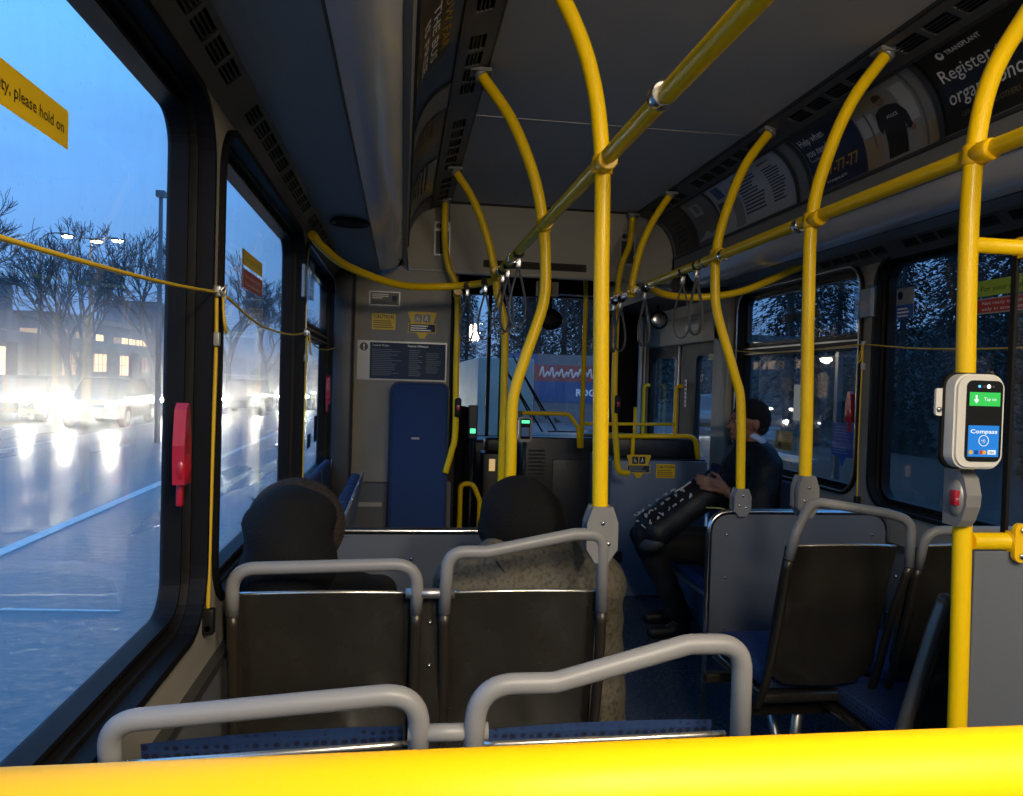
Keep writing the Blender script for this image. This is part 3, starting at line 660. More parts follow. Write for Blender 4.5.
for zz in (.5, .62, .74, .84): m.ball((-.742, 1.789, zz), .005, CHROME, 8, 6)
single(m, 'gap_filler', 'narrow dark strip between the two occupied seat backs', 'panel')
# right-hand pair
seat(.325, .690, 2.13, .96, 1.02, 'empty black curved-back aisle seat right of the aisle below the yellow pole', lean=.24, topback=.93, zb=.475, zc=.405,
     hp=[(.322, 2.15, .90), (.335, 2.14, .98), (.385, 2.16, 1.06), (.43, 2.18, 1.065), (.62, 2.14, 1.04), (.695, 2.13, 1.02), (.70, 2.14, .88)])
seat(.745, 1.10, 2.13, .99, .99, 'empty black seat by the right window, half hidden behind the card reader pole', lean=.24, topback=.93, zb=.475, zc=.405)
pedestal(.34, 1.12, 2.25, 'metal underframe below the empty pair of seats on the right')
seat(.575, .95, 1.74, .88, .88, 'dark seat edge low behind the grey partition at the right', handle=False, lean=.36, topback=.82, zsplit=.885)
mb = MB(); mb.tube(smooth([(.562, 1.80, .875), (.535, 1.80, .80), (.50, 1.80, .68), (.46, 1.80, .54), (.44, 1.80, .44)], 6), .019, mat('bronze_tube', (.13, .115, .095), .35, .5), 16); mb.ball((.562, 1.80, .875), .019, MATS['bronze_tube']); mb.build('arm_tube', [o for o in bpy.data.objects if o.get('label', '').startswith('dark seat edge')][0])
# fold-up side seats along the left wall
def side_seat(y0, label):
    r = thing('fold_up_seat', (-1.1, y0+.2, 0), label, 'seat', 'fold-up seats along the left wall')
    mb = MB(); mb.box(-1.205, y0, .50, -1.165, y0+.42, .98, FABRIC, .018); mb.build('backrest', r)
    mb = MB(); i = len(mb.v); mb.box(0, 0, 0, .05, .42, .42, FABRIC, .018); mb.xf(Matrix.Translation((-1.13, y0, .50)) @ Matrix.Rotation(math.radians(9), 4, 'Y')); mb.build('seat_cushion', r)
    mb = MB(); mb.box(0, 0, 0, .012, .42, .43, ALU, .005); mb.xf(Matrix.Translation((-1.078, y0, .495)) @ Matrix.Rotation(math.radians(9), 4, 'Y')); mb.build('seat_pan', r)
    mb = MB()
    for d in (.06, .36): mb.tube([(-1.2, y0+d, .44), (-1.06, y0+d, .50)], .012, ALU, 10)
    mb.build('hinge_arm', r)
side_seat(2.68, 'folded blue side seat directly in front of the left modesty panel')
side_seat(3.14, 'folded blue side seat in the middle of the left wall row')
side_seat(3.60, 'folded blue side seat nearest the driver partition')
# tall blue padded board on the partition
mb = MB(); mb.plate(rr(-.88, .47, -.552, 1.375, .05), [], .0, .035, planeY(4.55), FABRIC)
r = thing('padded_board', (-.74, 4.55, .47), 'tall blue fabric padded board in front of the driver partition', 'backrest')
mb2 = MB(); f = planeY(4.515)
def pb(u, v, h): return f(u, v, h)
mb.plate(rr(-.868, .482, -.564, 1.363, .045), [], .035, .045, planeY(4.55), FABRIC); mb.build('padding', r)
mb = MB(); mb.plate(rr(-.887, .463, -.545, 1.382, .053), [], -.03, .0, planeY(4.55), NAVY); mb.build('board', r)
mb = MB(); mb.box(-.76, 4.50, 1.05, -.715, 4.505, 1.062, SILVERP); mb.build('label_plate', r)
# ------------------------------------------------------------------ modesty panels
def modesty(x0, x1, y, z0, z1, r0, label, cap=True):
    r = thing('modesty_panel', ((x0+x1)/2, y, z0), label, 'panel'); f = planeY(y)
    mb = MB(); mb.plate(rr(x0+.01, z0, x1-.01, z1-.01, .04), [], -.006, .006, f, GREYPAN); mb.build('panel_sheet', r)
    mb = MB(); mb.tube(fillet([(x0, y, .02), (x0, y, z1), (x1, y, z1), (x1, y, .02)], r0), .0125, CHROME, 16); mb.tube([(x0, y, z0), (x1, y, z0)], .008, CHROME, 12); mb.build('panel_frame', r)
    mb = MB()
    for zz in (z0+.06, (z0+z1)/2, z1-.09):
        for xx in (x0+.07, (x0+x1)/2, x1-.07): mb.ball((xx, y-.008, zz), (.006, .003, .006), CHROME, 8, 6)
    mb.build('rivet', r)['kind'] = 'stuff'
modesty(.405, 1.17, 2.95, .38, .905, .09, 'dark grey laminate panel with rounded chrome frame left of the empty right seats')
modesty(-1.19, -.36, 2.56, .30, .90, .03, 'grey panel with chrome top rail in front of the two seated passengers')
# ================================================================== GRAB STRAPS
def strap(loc, label, ang=0.0, L=.245, w=.040):
    r = thing('grab_strap', loc, label, 'grab strap', 'hanging grab straps on the overhead rails'); x, y, z = loc; ca, sa = math.cos(ang), math.sin(ang)
    mb = MB(); pts = []
    for i in range(28):
        t = i/28*2*math.pi; hz = (1-math.cos(t))/2; wd = math.sin(t)*w*(hz**.75 if hz > 0 else 0)*1.25; zz = z-.045-L*hz
        pts.append((x+ca*wd, y+sa*wd, zz))
    mb.tube(pts, .007, STRAPM, 8, closed=True, flat=(.55, 1.3)); mb.build('strap_loop', r)
    mb = MB(); mb.tube([(x, y-.012, z), (x, y+.012, z)], .021, BLACK, 16); mb.box(x-.010, y-.010, z-.055, x+.010, y+.010, z-.015, CHROME, .003); mb.build('hanger', r)
for a in (((-.378, 3.06, 1.905), 'grab strap on the left rail nearest the viewer, above the long kinked pole', .2),
          ((-.378, 3.38, 1.905), 'second grab strap from the viewer on the left rail', .5),
          ((-.42, 3.9, 1.895), 'third grab strap from the viewer, at the start of the left cross rail', .3),
          ((-.50, 4.02, 1.885), 'leftmost grab strap, hanging from the left cross rail', .1),
          ((-.378, 3.56, 1.905), 'grab strap half hidden behind the slim yellow pole on the left rail', -.4),
          ((.382, 3.12, 1.905), 'rightmost grab strap, on the right rail left of the kinked pole', .35),
          ((.380, 3.28, 1.90), 'grab strap just behind the rightmost strap on the right rail', -.5),
          ((.375, 3.80, 1.885), 'single grab strap alone midway along the right chrome rod', .4),
          ((.372, 4.22, 1.875), 'grab strap second from the front end of the right chrome rod', .3),
          ((.372, 4.36, 1.875), 'grab strap at the front end of the right chrome rod', .9)): strap(*a)
# ================================================================== FARE CARD READER
rd = thing('card_reader', (.352, 1.49, 1.25), 'white and black fare card reader with green and blue screen on the right pole', 'card reader')
f = planeY(1.475)
mb = MB(); mb.plate(rr(.2975, 1.248, .4095, 1.443, .030), [], -.004, .022, f, OFFWHITE); mb.plate(rr(.3015, 1.252, .4055, 1.439, .027), [], .022, .028, f, OFFWHITE)
mb.build('reader_case', rd)
mb = MB(); mb.plate(rr(.292, 1.245, .407, 1.446, .03), [], -.014, -.004, f, BLACK); mb.build('reader_back', rd)
mb = MB(); mb.plate(rr(.320, 1.264, .401, 1.430, .014), [], .028, .030, f, BLACKGLOSS); mb.build('reader_face', rd)
h = .030
SG = emis('screen_green', (.05, .60, .10), 1.0); SB = emis('screen_blue', (.03, .25, .75), .9); SW = emis('screen_white', (.9, .95, 1), 1.0)
mb = MB(); mb.plate(rect(.326, 1.378, .395, 1.406), [], h, h+.0005, f, SG)
mb.plate([(.343, 1.400), (.339, 1.400), (.339, 1.391), (.335, 1.391), (.341, 1.383), (.347, 1.391), (.343, 1.391)], [], h+.0005, h+.001, f, SW); mb.text('Tap on', .358, 1.389, .010, h+.0007, f, SW)
mb.plate(rect(.326, 1.274, .395, 1.338), [], h, h+.0005, f, SB); mb.text('Compass', .330, 1.322, .0115, h+.0007, f, SW, .02, width=.061)
mb.plate(circ(.361, 1.307, .0115), [circ(.361, 1.307, .0103)], h+.0005, h+.001, f, SW); mb.text('•))', .355, 1.304, .010, h+.0007, f, SW)
mb.plate(circ(.333, 1.283, .0045), [], h+.0005, h+.001, f, emis('screen_orange', (.9, .5, .05), .8)); mb.plate(rect(.341, 1.279, .349, 1.287), [], h+.0005, h+.001, f, emis('screen_navy', (.02, .10, .5), .6))
mb.plate(circ(.357, 1.283, .0042), [], h+.0005, h+.001, f, emis('screen_red', (.8, .05, .02), .8)); mb.plate(circ(.363, 1.283, .0042), [], h+.0007, h+.0012, f, emis('screen_orange', (.9, .5, .05), .8))
mb.plate(rect(.371, 1.279, .389, 1.288), [], h+.0005, h+.001, f, SW); mb.text('VISA', .3725, 1.2808, .0065, h+.0012, f, PNAVY, .02)
mb.build('screen', rd)
mb = MB()
for k, c in enumerate((emis('led_blue', (.1, .4, 1), 2), emis('led_dim', (.1, .1, .1), .6), emis('led_white', (1, 1, 1), 2.5), emis('led_dim', (.1, .1, .1), .6))): mb.plate(circ(.347+k*.0105, 1.418, .0028 if k != 2 else .004, 12), [], h, h+.001, f, c)
mb.build('indicator_light', rd)
mb = MB(); mb.plate(rr(.278, 1.355, .300, 1.412, .006), [], -.012, -.006, f, OFFWHITE); mb.ball((.285, 1.480, 1.368), (.006, .004, .006), CHROME, 12, 8); mb.build('mounting_ear', rd)
mb = MB(); mb.box(.345, 1.485, 1.28, .385, 1.51, 1.41, BLACK, .004); mb.build('pole_mount', rd)
# stop request box under it
sb = thing('stop_button', (.372, 1.51, 1.12), 'grey stop request box with red button under the card reader', 'stop button')
mb = MB(); fx = planeX(.352, 1)
mb.plate([(1.50, 1.12), (1.545, 1.12), (1.545, 1.24), (1.50, 1.24), (1.484, 1.225), (1.474, 1.19), (1.476, 1.165), (1.488, 1.135)], [], 0, .034, fx, BRACKET)
mb.ball((.354, 1.508, 1.18), (.014, .026, .040), BRACKET, 16, 12); mb.build('housing', sb)
mb = MB(); mb.box(.336, 1.488, 1.166, .350, 1.506, 1.198, REDP, .003); mb.text('STOP', .337, 1.178, .006, 0, planeY(1.4875), WHITE); mb.build('button', sb)
for (x, y, z, lb) in ((.47, 4.575, 1.28, 'small black stop button on the yellow pole left of the wheel box'), (-.50, 4.47, 1.24, 'small black stop button on the pole beside the driver partition')):
    s_ = thing('stop_button', (x, y, z), lb, 'stop button'); mb = MB(); mb.box(x-.018, y-.022, z-.055, x+.018, y+.01, z+.055, BLACK, .012); mb.build('housing', s_)
    mb = MB(); mb.box(x-.010, y-.026, z-.015, x+.010, y-.021, z+.015, REDP, .002); mb.build('button', s_)
# ================================================================== PULL CORDS, WINDOW HANDLES, LEAFLET HOLDERS
def cord(name, pts, label, m=CORD, r=.0032): mb = MB(); mb.tube(smooth(pts, 8), r, m, 8); single(mb, name, label, 'cord')
cord('pull_cord', [(-1.2, -.5, 1.55), (-1.2, .3, 1.515), (-1.2, .82, 1.522), (-1.2, 1.3, 1.54), (-1.208, 1.70, 1.567)], 'taut yellow pull cord across the large near left window')
cord('pull_cord', [(-1.2, 1.72, 1.567), (-1.2, 2.16, 1.53), (-1.2, 2.7, 1.535), (-1.2, 3.16, 1.565)], 'thin slack pull cord across the second left window')
cord('pull_cord', [(-1.2, 3.17, 1.565), (-1.2, 3.55, 1.525), (-1.2, 4.0, 1.53), (-1.19, 4.5, 1.56)], 'thin slack pull cord across the far left window')
cord('pull_cord', [(1.195, 4.66, 1.636), (1.195, 4.2, 1.605), (1.195, 3.7, 1.60), (1.195, 3.21, 1.61)], 'thin slack pull cord across the split right window')
cord('pull_cord', [(1.195, 3.21, 1.61), (1.195, 2.8, 1.575), (1.195, 2.3, 1.56), (1.195, 1.8, 1.57)], 'thin pull cord across the big right window')
cord('pull_cord', [(-1.21, 1.71, 1.56), (-1.21, 1.715, 1.45), (-1.212, 1.71, 1.2), (-1.212, 1.70, .88)], 'yellow cord dropping down the pillar beside the large left window', r=.0042)
cord('pull_cord', [(-1.195, 3.16, 1.56), (-1.2, 3.16, 1.2), (-1.2, 3.16, .88)], 'yellow cord dropping down the pillar before the far left window')
cord('pull_cord', [(1.195, 3.21, 1.6), (1.195, 3.215, 1.2), (1.195, 3.21, .92)], 'yellow cord dropping down the pillar between the two right windows')
for (x, y, z, lb) in ((-1.209, 1.708, 1.57, 'small metal cord guide on the pillar by the large left window'), (-1.2, 3.165, 1.567, 'small metal cord guide on the pillar before the far left window'), (1.2, 3.21, 1.612, 'small metal cord guide on the pillar between the right windows')):
    g = thing('cord_guide', (x, y, z), lb, 'cord guide'); s = -1 if x < 0 else 1; mb = MB(); mb.box(x-.010, y-.010, z-.012, x+.010, y+.010, z+.012, ALU, .003); mb.tube([(x-.012*s, y-.02, z), (x-.02*s, y, z+.016), (x-.012*s, y+.02, z), (x-.018*s, y, z-.016)], .004, ALU, 8, closed=True); mb.build('bracket', g)
    mb = MB(); mb.tube(smooth([(x-.012*s, y, z), (x-.018*s, y-.012, z-.06), (x-.018*s, y+.012, z-.085), (x-.01*s, y+.01, z-.03)], 5), .003, CORD, 8); mb.build('cord_loop', g)
    mb = MB(); mb.box(x-.008, y-.006+.0, z-.115, x+.008, y+.008, z-.085, SILVERP, .003); mb.build('cord_weight', g)
def end_clip(x, y, z, lb):
    mb = MB(); mb.box(x-.012, y-.014, z-.035, x+.012, y+.010, z+.02, BLACK, .005); mb.cyl((x, y-.014, z-.02), (x, y+.014, z-.02), .006, ALU); single(mb, 'cord_anchor', lb, 'cord anchor')
end_clip(-1.209, 1.70, .885, 'black anchor clip at the foot of the yellow cord by the large left window')
end_clip(1.195, 3.21, .915, 'metal anchor clip at the foot of the cord between the right windows')
def handle(x, y, z0, z1, label):
    s = -1 if x < 0 else 1; r = thing('release_handle', (x, y, z0), label, 'emergency handle', 'red emergency window release handles'); h_ = z1-z0
    f = lambda u, v, hh: (x-s*hh, u, v)
    mb = MB(); mb.plate([(y-.018, z0+.045), (y+.030, z0+.045), (y+.028, z0+.12), (y+.012, z1-.004), (y, z1), (y-.012, z1-.012), (y-.022, z0+.12)], [], 0, .022, f, REDP)
    mb.ball((x-s*.014, y+.004, z0+.075), (.014, .028, .035), REDP, 14, 10); mb.build('grip', r)
    mb = MB(); mb.box(min(x, x-s*.012), y+.006, z0, max(x, x-s*.012), y+.024, z0+.05, REDP, .003); mb.build('latch_tab', r)
handle(-1.245, 1.56, 1.14, 1.34, 'red emergency release handle on the near left window frame')
handle(-1.235, 4.40, 1.20, 1.40, 'small red emergency release handle on the far left window frame')
handle(1.235, 3.335, 1.215, 1.40, 'red emergency release handle at the edge of the split right window')
def holder(x, y, z, label):
    r = thing('leaflet_holder', (x, y, z), label, 'leaflet holder'); s = -1 if x < 0 else 1
    a, b = sorted((x, x-s*.035)); mb = MB(); mb.box(a, y-.06, z, b, y+.06, z+.004, CLEAR); mb.box(a, y-.06, z, b, y-.056, z+.14, CLEAR); mb.box(a, y+.056, z, b, y+.06, z+.14, CLEAR); q = x-s*.035; mb.box(min(q, q+s*.003), y-.06, z, max(q, q+s*.003), y+.06, z+.14, CLEAR); mb.build('holder_case', r)
    mb = MB(); mb.box(min(x, x-s*.01), y-.05, z+.004, max(x, x-s*.01), y+.05, z+.13, WHITE); mb.build('leaflet', r)
holder(-1.215, 3.16, 1.70, 'clear leaflet holder on the pillar before the far left window')
holder(1.215, 3.21, 1.725, 'clear leaflet holder on the pillar between the two right windows')
# ================================================================== SIGNS
def strips(poly, dv=.018):
    def half(P, v, up):
        out = []
        for i in range(len(P)):
            a, b = P[i], P[(i+1) % len(P)]; ia, ib = (a[1] >= v) == up or a[1] == v, (b[1] >= v) == up or b[1] == v
            if ia: out.append(a)
            if ia != ib: t = (v-a[1])/(b[1]-a[1]); out.append((a[0]+(b[0]-a[0])*t, v))
        return out
    v0 = min(q[1] for q in poly); v1 = max(q[1] for q in poly); res = []; v = v0
    while v < v1-1e-6:
        q = half(poly, v, True)
        if len(q) > 2: q = half(q, min(v+dv, v1), False)
        if len(q) > 2: res.append(q)
        v += dv
    return res
def sign(name, els, label, fn, cat='sign', hb=.001):
    """els: (kind, ...) in the sign's own plane"""
    mb = MB()
    for i, e in enumerate(els):
        h0 = hb+.0004*e[-1]
        if e[0] == 'p' and fn in (coveR, coveL):
            for q in strips(e[1]): mb.add([fn(a, b, h0) for a, b in q], [tuple(range(len(q)))], e[2])
        elif e[0] == 'p': mb.plate(e[1], [], 0 if e[-1] == 0 else h0-.0002, h0, fn, e[2])
        elif e[0] == 'g': mb.grid(e[1], e[2], 24, e[3], e[4], 14, h0, fn, e[5])
        elif e[0] == 't': mb.text(e[1], e[2], e[3], e[4], h0, fn, e[5], e[6], e[7], e[8])
        elif e[0] == 'l': mb.lines(e[1], e[2], e[3], e[4], e[5], h0, fn, e[6], e[7])
    return single(mb, name, label, cat)
T = lambda s, u, v, z, m, lv=1, b=.01, w=None, al='L': ('t', s, u, v, z, m, b, w, al, lv)
# on the large left window
fl = planeX(-1.2845, 1); fl0 = lambda u, v, h: (-1.2845+h, u, v)
sign('window_sign', [('p', rect(.70, 1.700, 1.155, 1.752), PYEL, 0), T('For your safety, please hold on', .845, 1.718, .022, PBLACK, 1, .012, .295)], 'yellow strip sign about holding on, on the large left window', fl0)
sign('window_sign', [('p', rect(2.33, 1.715, 2.655, 1.760), PYEL, 0), ('p', rect(2.33, 1.715, 2.36, 1.760), SILVERP, 1), T('For your safety', 2.375, 1.730, .024, PGREEN, 1, .01, .26)], 'small yellow strip sign on the second left window', fl0)
sign('window_sign', [('p', rect(2.33, 1.650, 2.66, 1.705), PRED, 0), ('p', rect(2.33, 1.650, 2.36, 1.705), SILVERP, 1), T('Not ready to exit?', 2.375, 1.682, .016, WHITE, 1, .0, .24), T('Please move aside', 2.375, 1.660, .016, WHITE, 1, .0, .24)], 'small red strip sign below the yellow one on the second left window', fl0)
sign('window_sign', [('p', rect(4.0, 1.03, 4.14, 1.10), PBLACK, 0), ('l', 4.02, 4.12, 1.09, 1.04, 5, PGREY, 3, 1)], 'small dark notice low on the far left window', lambda u, v, h: (-1.2845+h, u, v))
sign('window_sign', [('p', rect(4.30, 1.04, 4.44, 1.18), PBLACK, 0), ('l', 4.31, 4.42, 1.17, 1.05, 5, PGREY, 4, 1)], 'second small dark notice on the far left window nearer the partition', lambda u, v, h: (-1.2845+h, u, v))
# partition signs (plane y = 4.65)
fp = planeY(YB-.002)
sign('notice_plate', [('p', rr(-1.025, 1.820, -.845, 1.905, .004, 2), SILVERP, 0), ('p', rect(-1.018, 1.827, -.852, 1.898), PBLACK, 1), ('l', -1.008, -.91, 1.892, 1.86, 3, SILVERP, 2, 2), ('l', -1.008, -.90, 1.852, 1.835, 2, PGREY, 3, 2), ('p', circ(-.878, 1.865, .018), PGREY, 2)], 'small black notice with silver border at the top of the grey partition', fp)
sign('caution_sticker', [('p', rr(-1.005, 1.680, -.868, 1.775, .003, 2), PYEL, 0), T('CAUTION', -.9375, 1.747, .026, PBLACK, 1, .02, .118, 'C'), ('l', -.998, -.88, 1.738, 1.688, 4, mat('print_brown', (.22, .13, .01), .5), 5, 1)], 'yellow CAUTION sticker high on the grey partition', fp)
def priority(x, z, s, fn, lb):
    P = lambda a, b: (x+a*s, z+b*s)
    def wc(cx, cz, k):                                # simple seated figure with wheel
        q = [('p', circ(*P(cx, cz-.10*k), .17*k*s, 16), WHITE, 3), ('p', circ(*P(cx, cz-.10*k), .12*k*s, 16), PNAVY, 4), ('p', circ(*P(cx-.07*k, cz+.27*k), .055*k*s, 10), WHITE, 4),
             ('p', [P(cx-.10*k, cz+.20*k), P(cx-.10*k, cz-.05*k), P(cx+.12*k, cz-.05*k), P(cx+.22*k, cz-.25*k), P(cx+.17*k, cz-.27*k), P(cx+.08*k, cz-.10*k), P(cx-.14*k, cz-.10*k), P(cx-.16*k, cz+.20*k)], WHITE, 5)]
        return q
    def person(cx, cz, k):
        return [('p', circ(*P(cx, cz+.27*k), .06*k*s, 10), WHITE, 3), ('p', [P(cx-.05*k, cz+.20*k), P(cx-.10*k, cz-.02*k), P(cx-.16*k, cz-.26*k), P(cx-.10*k, cz-.26*k), P(cx-.02*k, cz-.05*k), P(cx+.10*k, cz-.26*k), P(cx+.16*k, cz-.26*k), P(cx+.05*k, cz+.0*k), P(cx+.15*k, cz+.05*k), P(cx+.04*k, cz+.20*k)], WHITE, 3),
                ('p', [P(cx-.22*k, cz-.26*k), P(cx-.19*k, cz-.26*k), P(cx-.10*k, cz+.05*k), P(cx-.13*k, cz+.05*k)], WHITE, 3)]
    els = [('p', [P(-.5, .42), P(-.46, .46), P(.46, .46), P(.5, .42), P(.36, .0), P(.12, -.40), P(.08, -.46), P(-.08, -.46), P(-.12, -.40), P(-.36, .0)], PYEL, 0),
           ('p', rr(x-.27*s, z+.10*s, x-.02*s, z+.38*s, .02*s, 3), PNAVY, 1), ('p', rr(x+.02*s, z+.10*s, x+.27*s, z+.38*s, .02*s, 3), PNAVY, 1),
           ('p', rect(x-.48*s, z-.27*s, x+.48*s, z+.06*s), PYEL, 1), ('p', rect(x-.45*s, z-.24*s, x+.45*s, z+.03*s), PGREY, 2), ('l', x-.40*s, x+.42*s, z+.01*s, z-.22*s, 3, SILVERP, 7, 3)]
    els += wc(-.145, .24, .32)+person(.145, .24, .32)
    sign('priority_sticker', els, lb, fn)
priority(-.712, 1.715, .170, fp, 'yellow and navy priority seating sticker on the grey partition')
sign('rules_board', [('p', rect(-1.085, 1.385, -.562, 1.615), SILVERP, 0), ('p', rect(-1.012, 1.393, -.570, 1.605), PGREY, 1), ('p', circ(-1.048, 1.578, .024), PNAVY, 1), T('!', -1.048, 1.562, .045, WHITE, 2, .03, .010, 'C'),
     T('Transit Rules', -1.0, 1.583, .018, SILVERP, 2, .012), T('Transit Offences', -.795, 1.583, .018, SILVERP, 2, .012),
     ('l', -1.0, -.83, 1.57, 1.41, 15, mat('faint_print', (.10, .125, .16), .5), 8, 2), ('l', -.785, -.70, 1.57, 1.41, 14, mat('faint_print', (.1, .12, .16), .5), 9, 2), ('l', -.685, -.59, 1.555, 1.43, 11, mat('faint_print', (.1, .12, .16), .5), 10, 2)],
     'wide slate board of small rules text on the grey partition above the padded board', fp)
for x0, lb in ((-.655, 'narrow dark notice with two round symbols on the left of the front header'), (.475, 'narrow dark notice with two round symbols on the right of the front header')):
    sign('notice_plate', [('p', rect(x0, 2.13, x0+.095, 2.33), SILVERP, 0), ('p', circ(x0+.025, 2.305, .016), PBLACK, 1), ('p', circ(x0+.065, 2.305, .016), PBLACK, 1), ('p', rect(x0+.008, 2.14, x0+.087, 2.275), PBLACK, 1), ('l', x0+.015, x0+.08, 2.265, 2.15, 7, PGREY, 3, 2)], lb, fp)
# right windows; u = -y
fr_ = lambda u, v, h: (1.2845-h, -u, v)
sign('window_sign', [('p', rect(-3.115, 1.715, -3.00, 1.845), SILVERP, 0), ('p', rect(-3.115, 1.715, -3.00, 1.775), PBLUE, 1), ('p', circ(-3.09, 1.815, .018), PNAVY, 1), ('l', -3.105, -3.01, 1.765, 1.72, 3, WHITE, 3, 2)], 'small white and navy notice in the upper corner of the big right window', fr_)
sign('window_sign', [('p', rect(-2.65, 1.762, -2.25, 1.82), PGREEN, 0), T('For your safety', -2.62, 1.780, .026, mat('dark_green_print', (.05, .08, .01), .5), 1, .012, .22)], 'lime green safety strip on the big right window behind the glass partition', fr_)
sign('window_sign', [('p', rect(-2.65, 1.697, -2.25, 1.754), SILVERP, 0), ('p', rect(-2.64, 1.702, -2.26, 1.749), PRED, 1), T('Not ready to exit? Tap it', -2.61, 1.730, .016, WHITE, 2, .0, .27), T('only in emergency', -2.61, 1.709, .016, WHITE, 2, .0, .22)], 'red and white strip below the lime one on the big right window', fr_)
sign('window_sign', [('p', [(-3.575, 1.245), (-3.395, 1.245), (-3.395, 1.155), (-3.385, 1.145), (-3.385, 1.085), (-3.455, 1.085), (-3.485, 1.035), (-3.515, 1.085), (-3.585, 1.085), (-3.585, 1.145), (-3.575, 1.155)], PBLUE, 0), ('l', -3.555, -3.415, 1.235, 1.16, 5, mat('pale_blue_print', (.15, .25, .5), .5), 3, 1), ('l', -3.565, -3.405, 1.135, 1.095, 3, mat('pale_blue_print', (.15, .25, .5), .5), 4, 1)], 'blue shield-shaped sticker in the lower corner of the split right window', fr_)
sign('window_sign', [('p', rect(-4.165, 1.065, -3.975, 1.17), mat('amber_sticker', (.30, .21, .04), .5), 0), ('p', circ(-4.115, 1.14, .018), PBLACK, 1), ('p', circ(-4.115, 1.09, .018), PBLACK, 1), ('l', -4.075, -3.995, 1.155, 1.08, 5, mat('print_brown', (.2, .1, .01), .5), 3, 1)], 'faded amber sticker low on the split right window by the man', fr_)
sign('window_sign', [('p', rect(-4.145, 1.775, -3.745, 1.815), PBLACK, 0), ('p', circ(-4.120, 1.795, .012), WHITE, 1), ('l', -4.085, -3.765, 1.808, 1.782, 2, PGREY, 3, 1)], 'narrow black label on the upper pane of the split right window', fr_)
sign('door_sign', [('p', rect(-5.06, 1.585, -4.96, 1.625), PGREEN, 0), ('l', -5.05, -4.97, 1.615, 1.59, 2, PBLACK, 1, 1)], 'tiny lime green sticker on the near front door leaf', lambda u, v, h: (1.235-h, -u, v))
sign('door_sign', [('p', rect(-5.50, 1.25, -5.46, 1.45), WHITE, 0), ('l', -5.495, -5.465, 1.44, 1.26, 6, PGREY, 1, 1)], 'narrow white vertical sticker on the near front door leaf edge', lambda u, v, h: (1.235-h, -u, v))
# ------------------------------------------------------------------ adverts in the coves (curved with the cove)
DKG = mat('poster_dark', (.010, .011, .012), .35); PIC = mat('poster_picture_grey', (.24, .24, .22), .35); PIC2 = mat('poster_picture_beige', (.26, .2, .12), .4); PW = mat('poster_white', (.42, .43, .44), .3)
PBR = mat('poster_brown', (.06, .038, .02), .35); PB2 = mat('poster_blue', (.02, .06, .14), .35); PGOLD = mat('poster_gold', (.45, .27, .03), .4); PTXT = mat('poster_text', (.7, .7, .7), .4); PSIL = mat('poster_silver', (.20, .205, .215), .22, .3)
V0, V1 = .014, .268
def G(u0, u1, v0, v1, m, lv=0): return ('g', u0, u1, v0, v1, m, lv)
sign('advert', [G(-2.20, -1.15, V0, V1, DKG), T('TRANSPLANT', -2.085, .232, .022, PTXT, 1, .01), ('p', circ(-2.108, .24, .014, 12), PTXT, 1), ('p', circ(-2.105, .243, .007, 10), DKG, 2), T('Register to be an', -2.165, .155, .062, PTXT, 1, .004), T('organ donor.', -2.165, .085, .062, PTXT, 1, .004), T('LEAVE WELL SO OTHERS CAN LIVE WELL', -2.125, .045, .020, mat('poster_tan', (.16, .13, .09), .4), 1)], 'black organ donor advert with white lettering in the right cove', coveR, 'advert')
sign('advert', [G(-2.60, -2.215, V0, V1, PIC), ('p', rect(-2.60, V0, -2.50, .11), PIC2, 1), ('p', rect(-2.59, .2, -2.40, V1-.004), PIC2, 1), ('p', rect(-2.30, V0, -2.22, .075), PIC2, 1), ('p', rect(-2.283, V0, -2.270, V1), PSIL, 2), ('p', rect(-2.54, .07, -2.53, .2), PSIL, 2),
     ('p', rect(-2.59, .115, -2.50, .19), mat('poster_pane', (.40, .40, .40), .3), 1), ('p', rect(-2.36, .10, -2.295, .24), mat('poster_pane', (.40, .40, .40), .3), 1),
     ('p', [(-2.475, .02), (-2.475, .115), (-2.49, .10), (-2.50, .13), (-2.485, .175), (-2.45, .19), (-2.41, .19), (-2.37, .178), (-2.345, .14), (-2.335, .085), (-2.355, .08), (-2.37, .11), (-2.372, .02)], PBLACK, 3),
     ('p', circ(-2.432, .214, .022, 14), mat('poster_skin', (.22, .12, .08), .5), 3), ('p', [(-2.456, .216), (-2.454, .236), (-2.432, .244), (-2.412, .236), (-2.409, .224)], mat('poster_hair', (.05, .025, .01), .5), 4), ('p', circ(-2.335, .082, .011, 10), mat('poster_skin', (.22, .12, .08), .5), 3), T('POLICE', -2.442, .142, .017, PTXT, 4, .01)],
     'photo advert of an officer in black standing aboard a vehicle, in the right cove', coveR, 'advert')
sign('advert', [G(-2.965, -2.60, V0, V1, PNAVY), T('Help when', -2.95, .205, .048, PTXT, 1, .012, .17), T('you need it.', -2.95, .150, .048, PTXT, 1, .012, .19), T('Contact Transit Police by text', -2.945, .128, .013, PTXT, 1), ('p', circ(-2.915, .078, .022, 16), PGOLD, 1), ('p', circ(-2.915, .078, .014, 16), PNAVY, 2), ('p', circ(-2.915, .078, .008, 12), PGOLD, 3),
     T('87-77-77', -2.88, .058, .054, PGOLD, 1, .012, .235), T('In an emergency call 911', -2.87, .032, .014, PTXT, 1)], 'navy advert with white help text and gold number in the right cove', coveR, 'advert')
els = [G(-3.87, -3.11, V0, V1, PW), ('p', rect(-3.81, .185, -3.72, V1-.012), PB2, 1), ('p', rect(-3.845, .09, -3.75, .165), PB2, 1), ('p', rect(-3.70, .02, -3.60, .15), PIC, 1)]
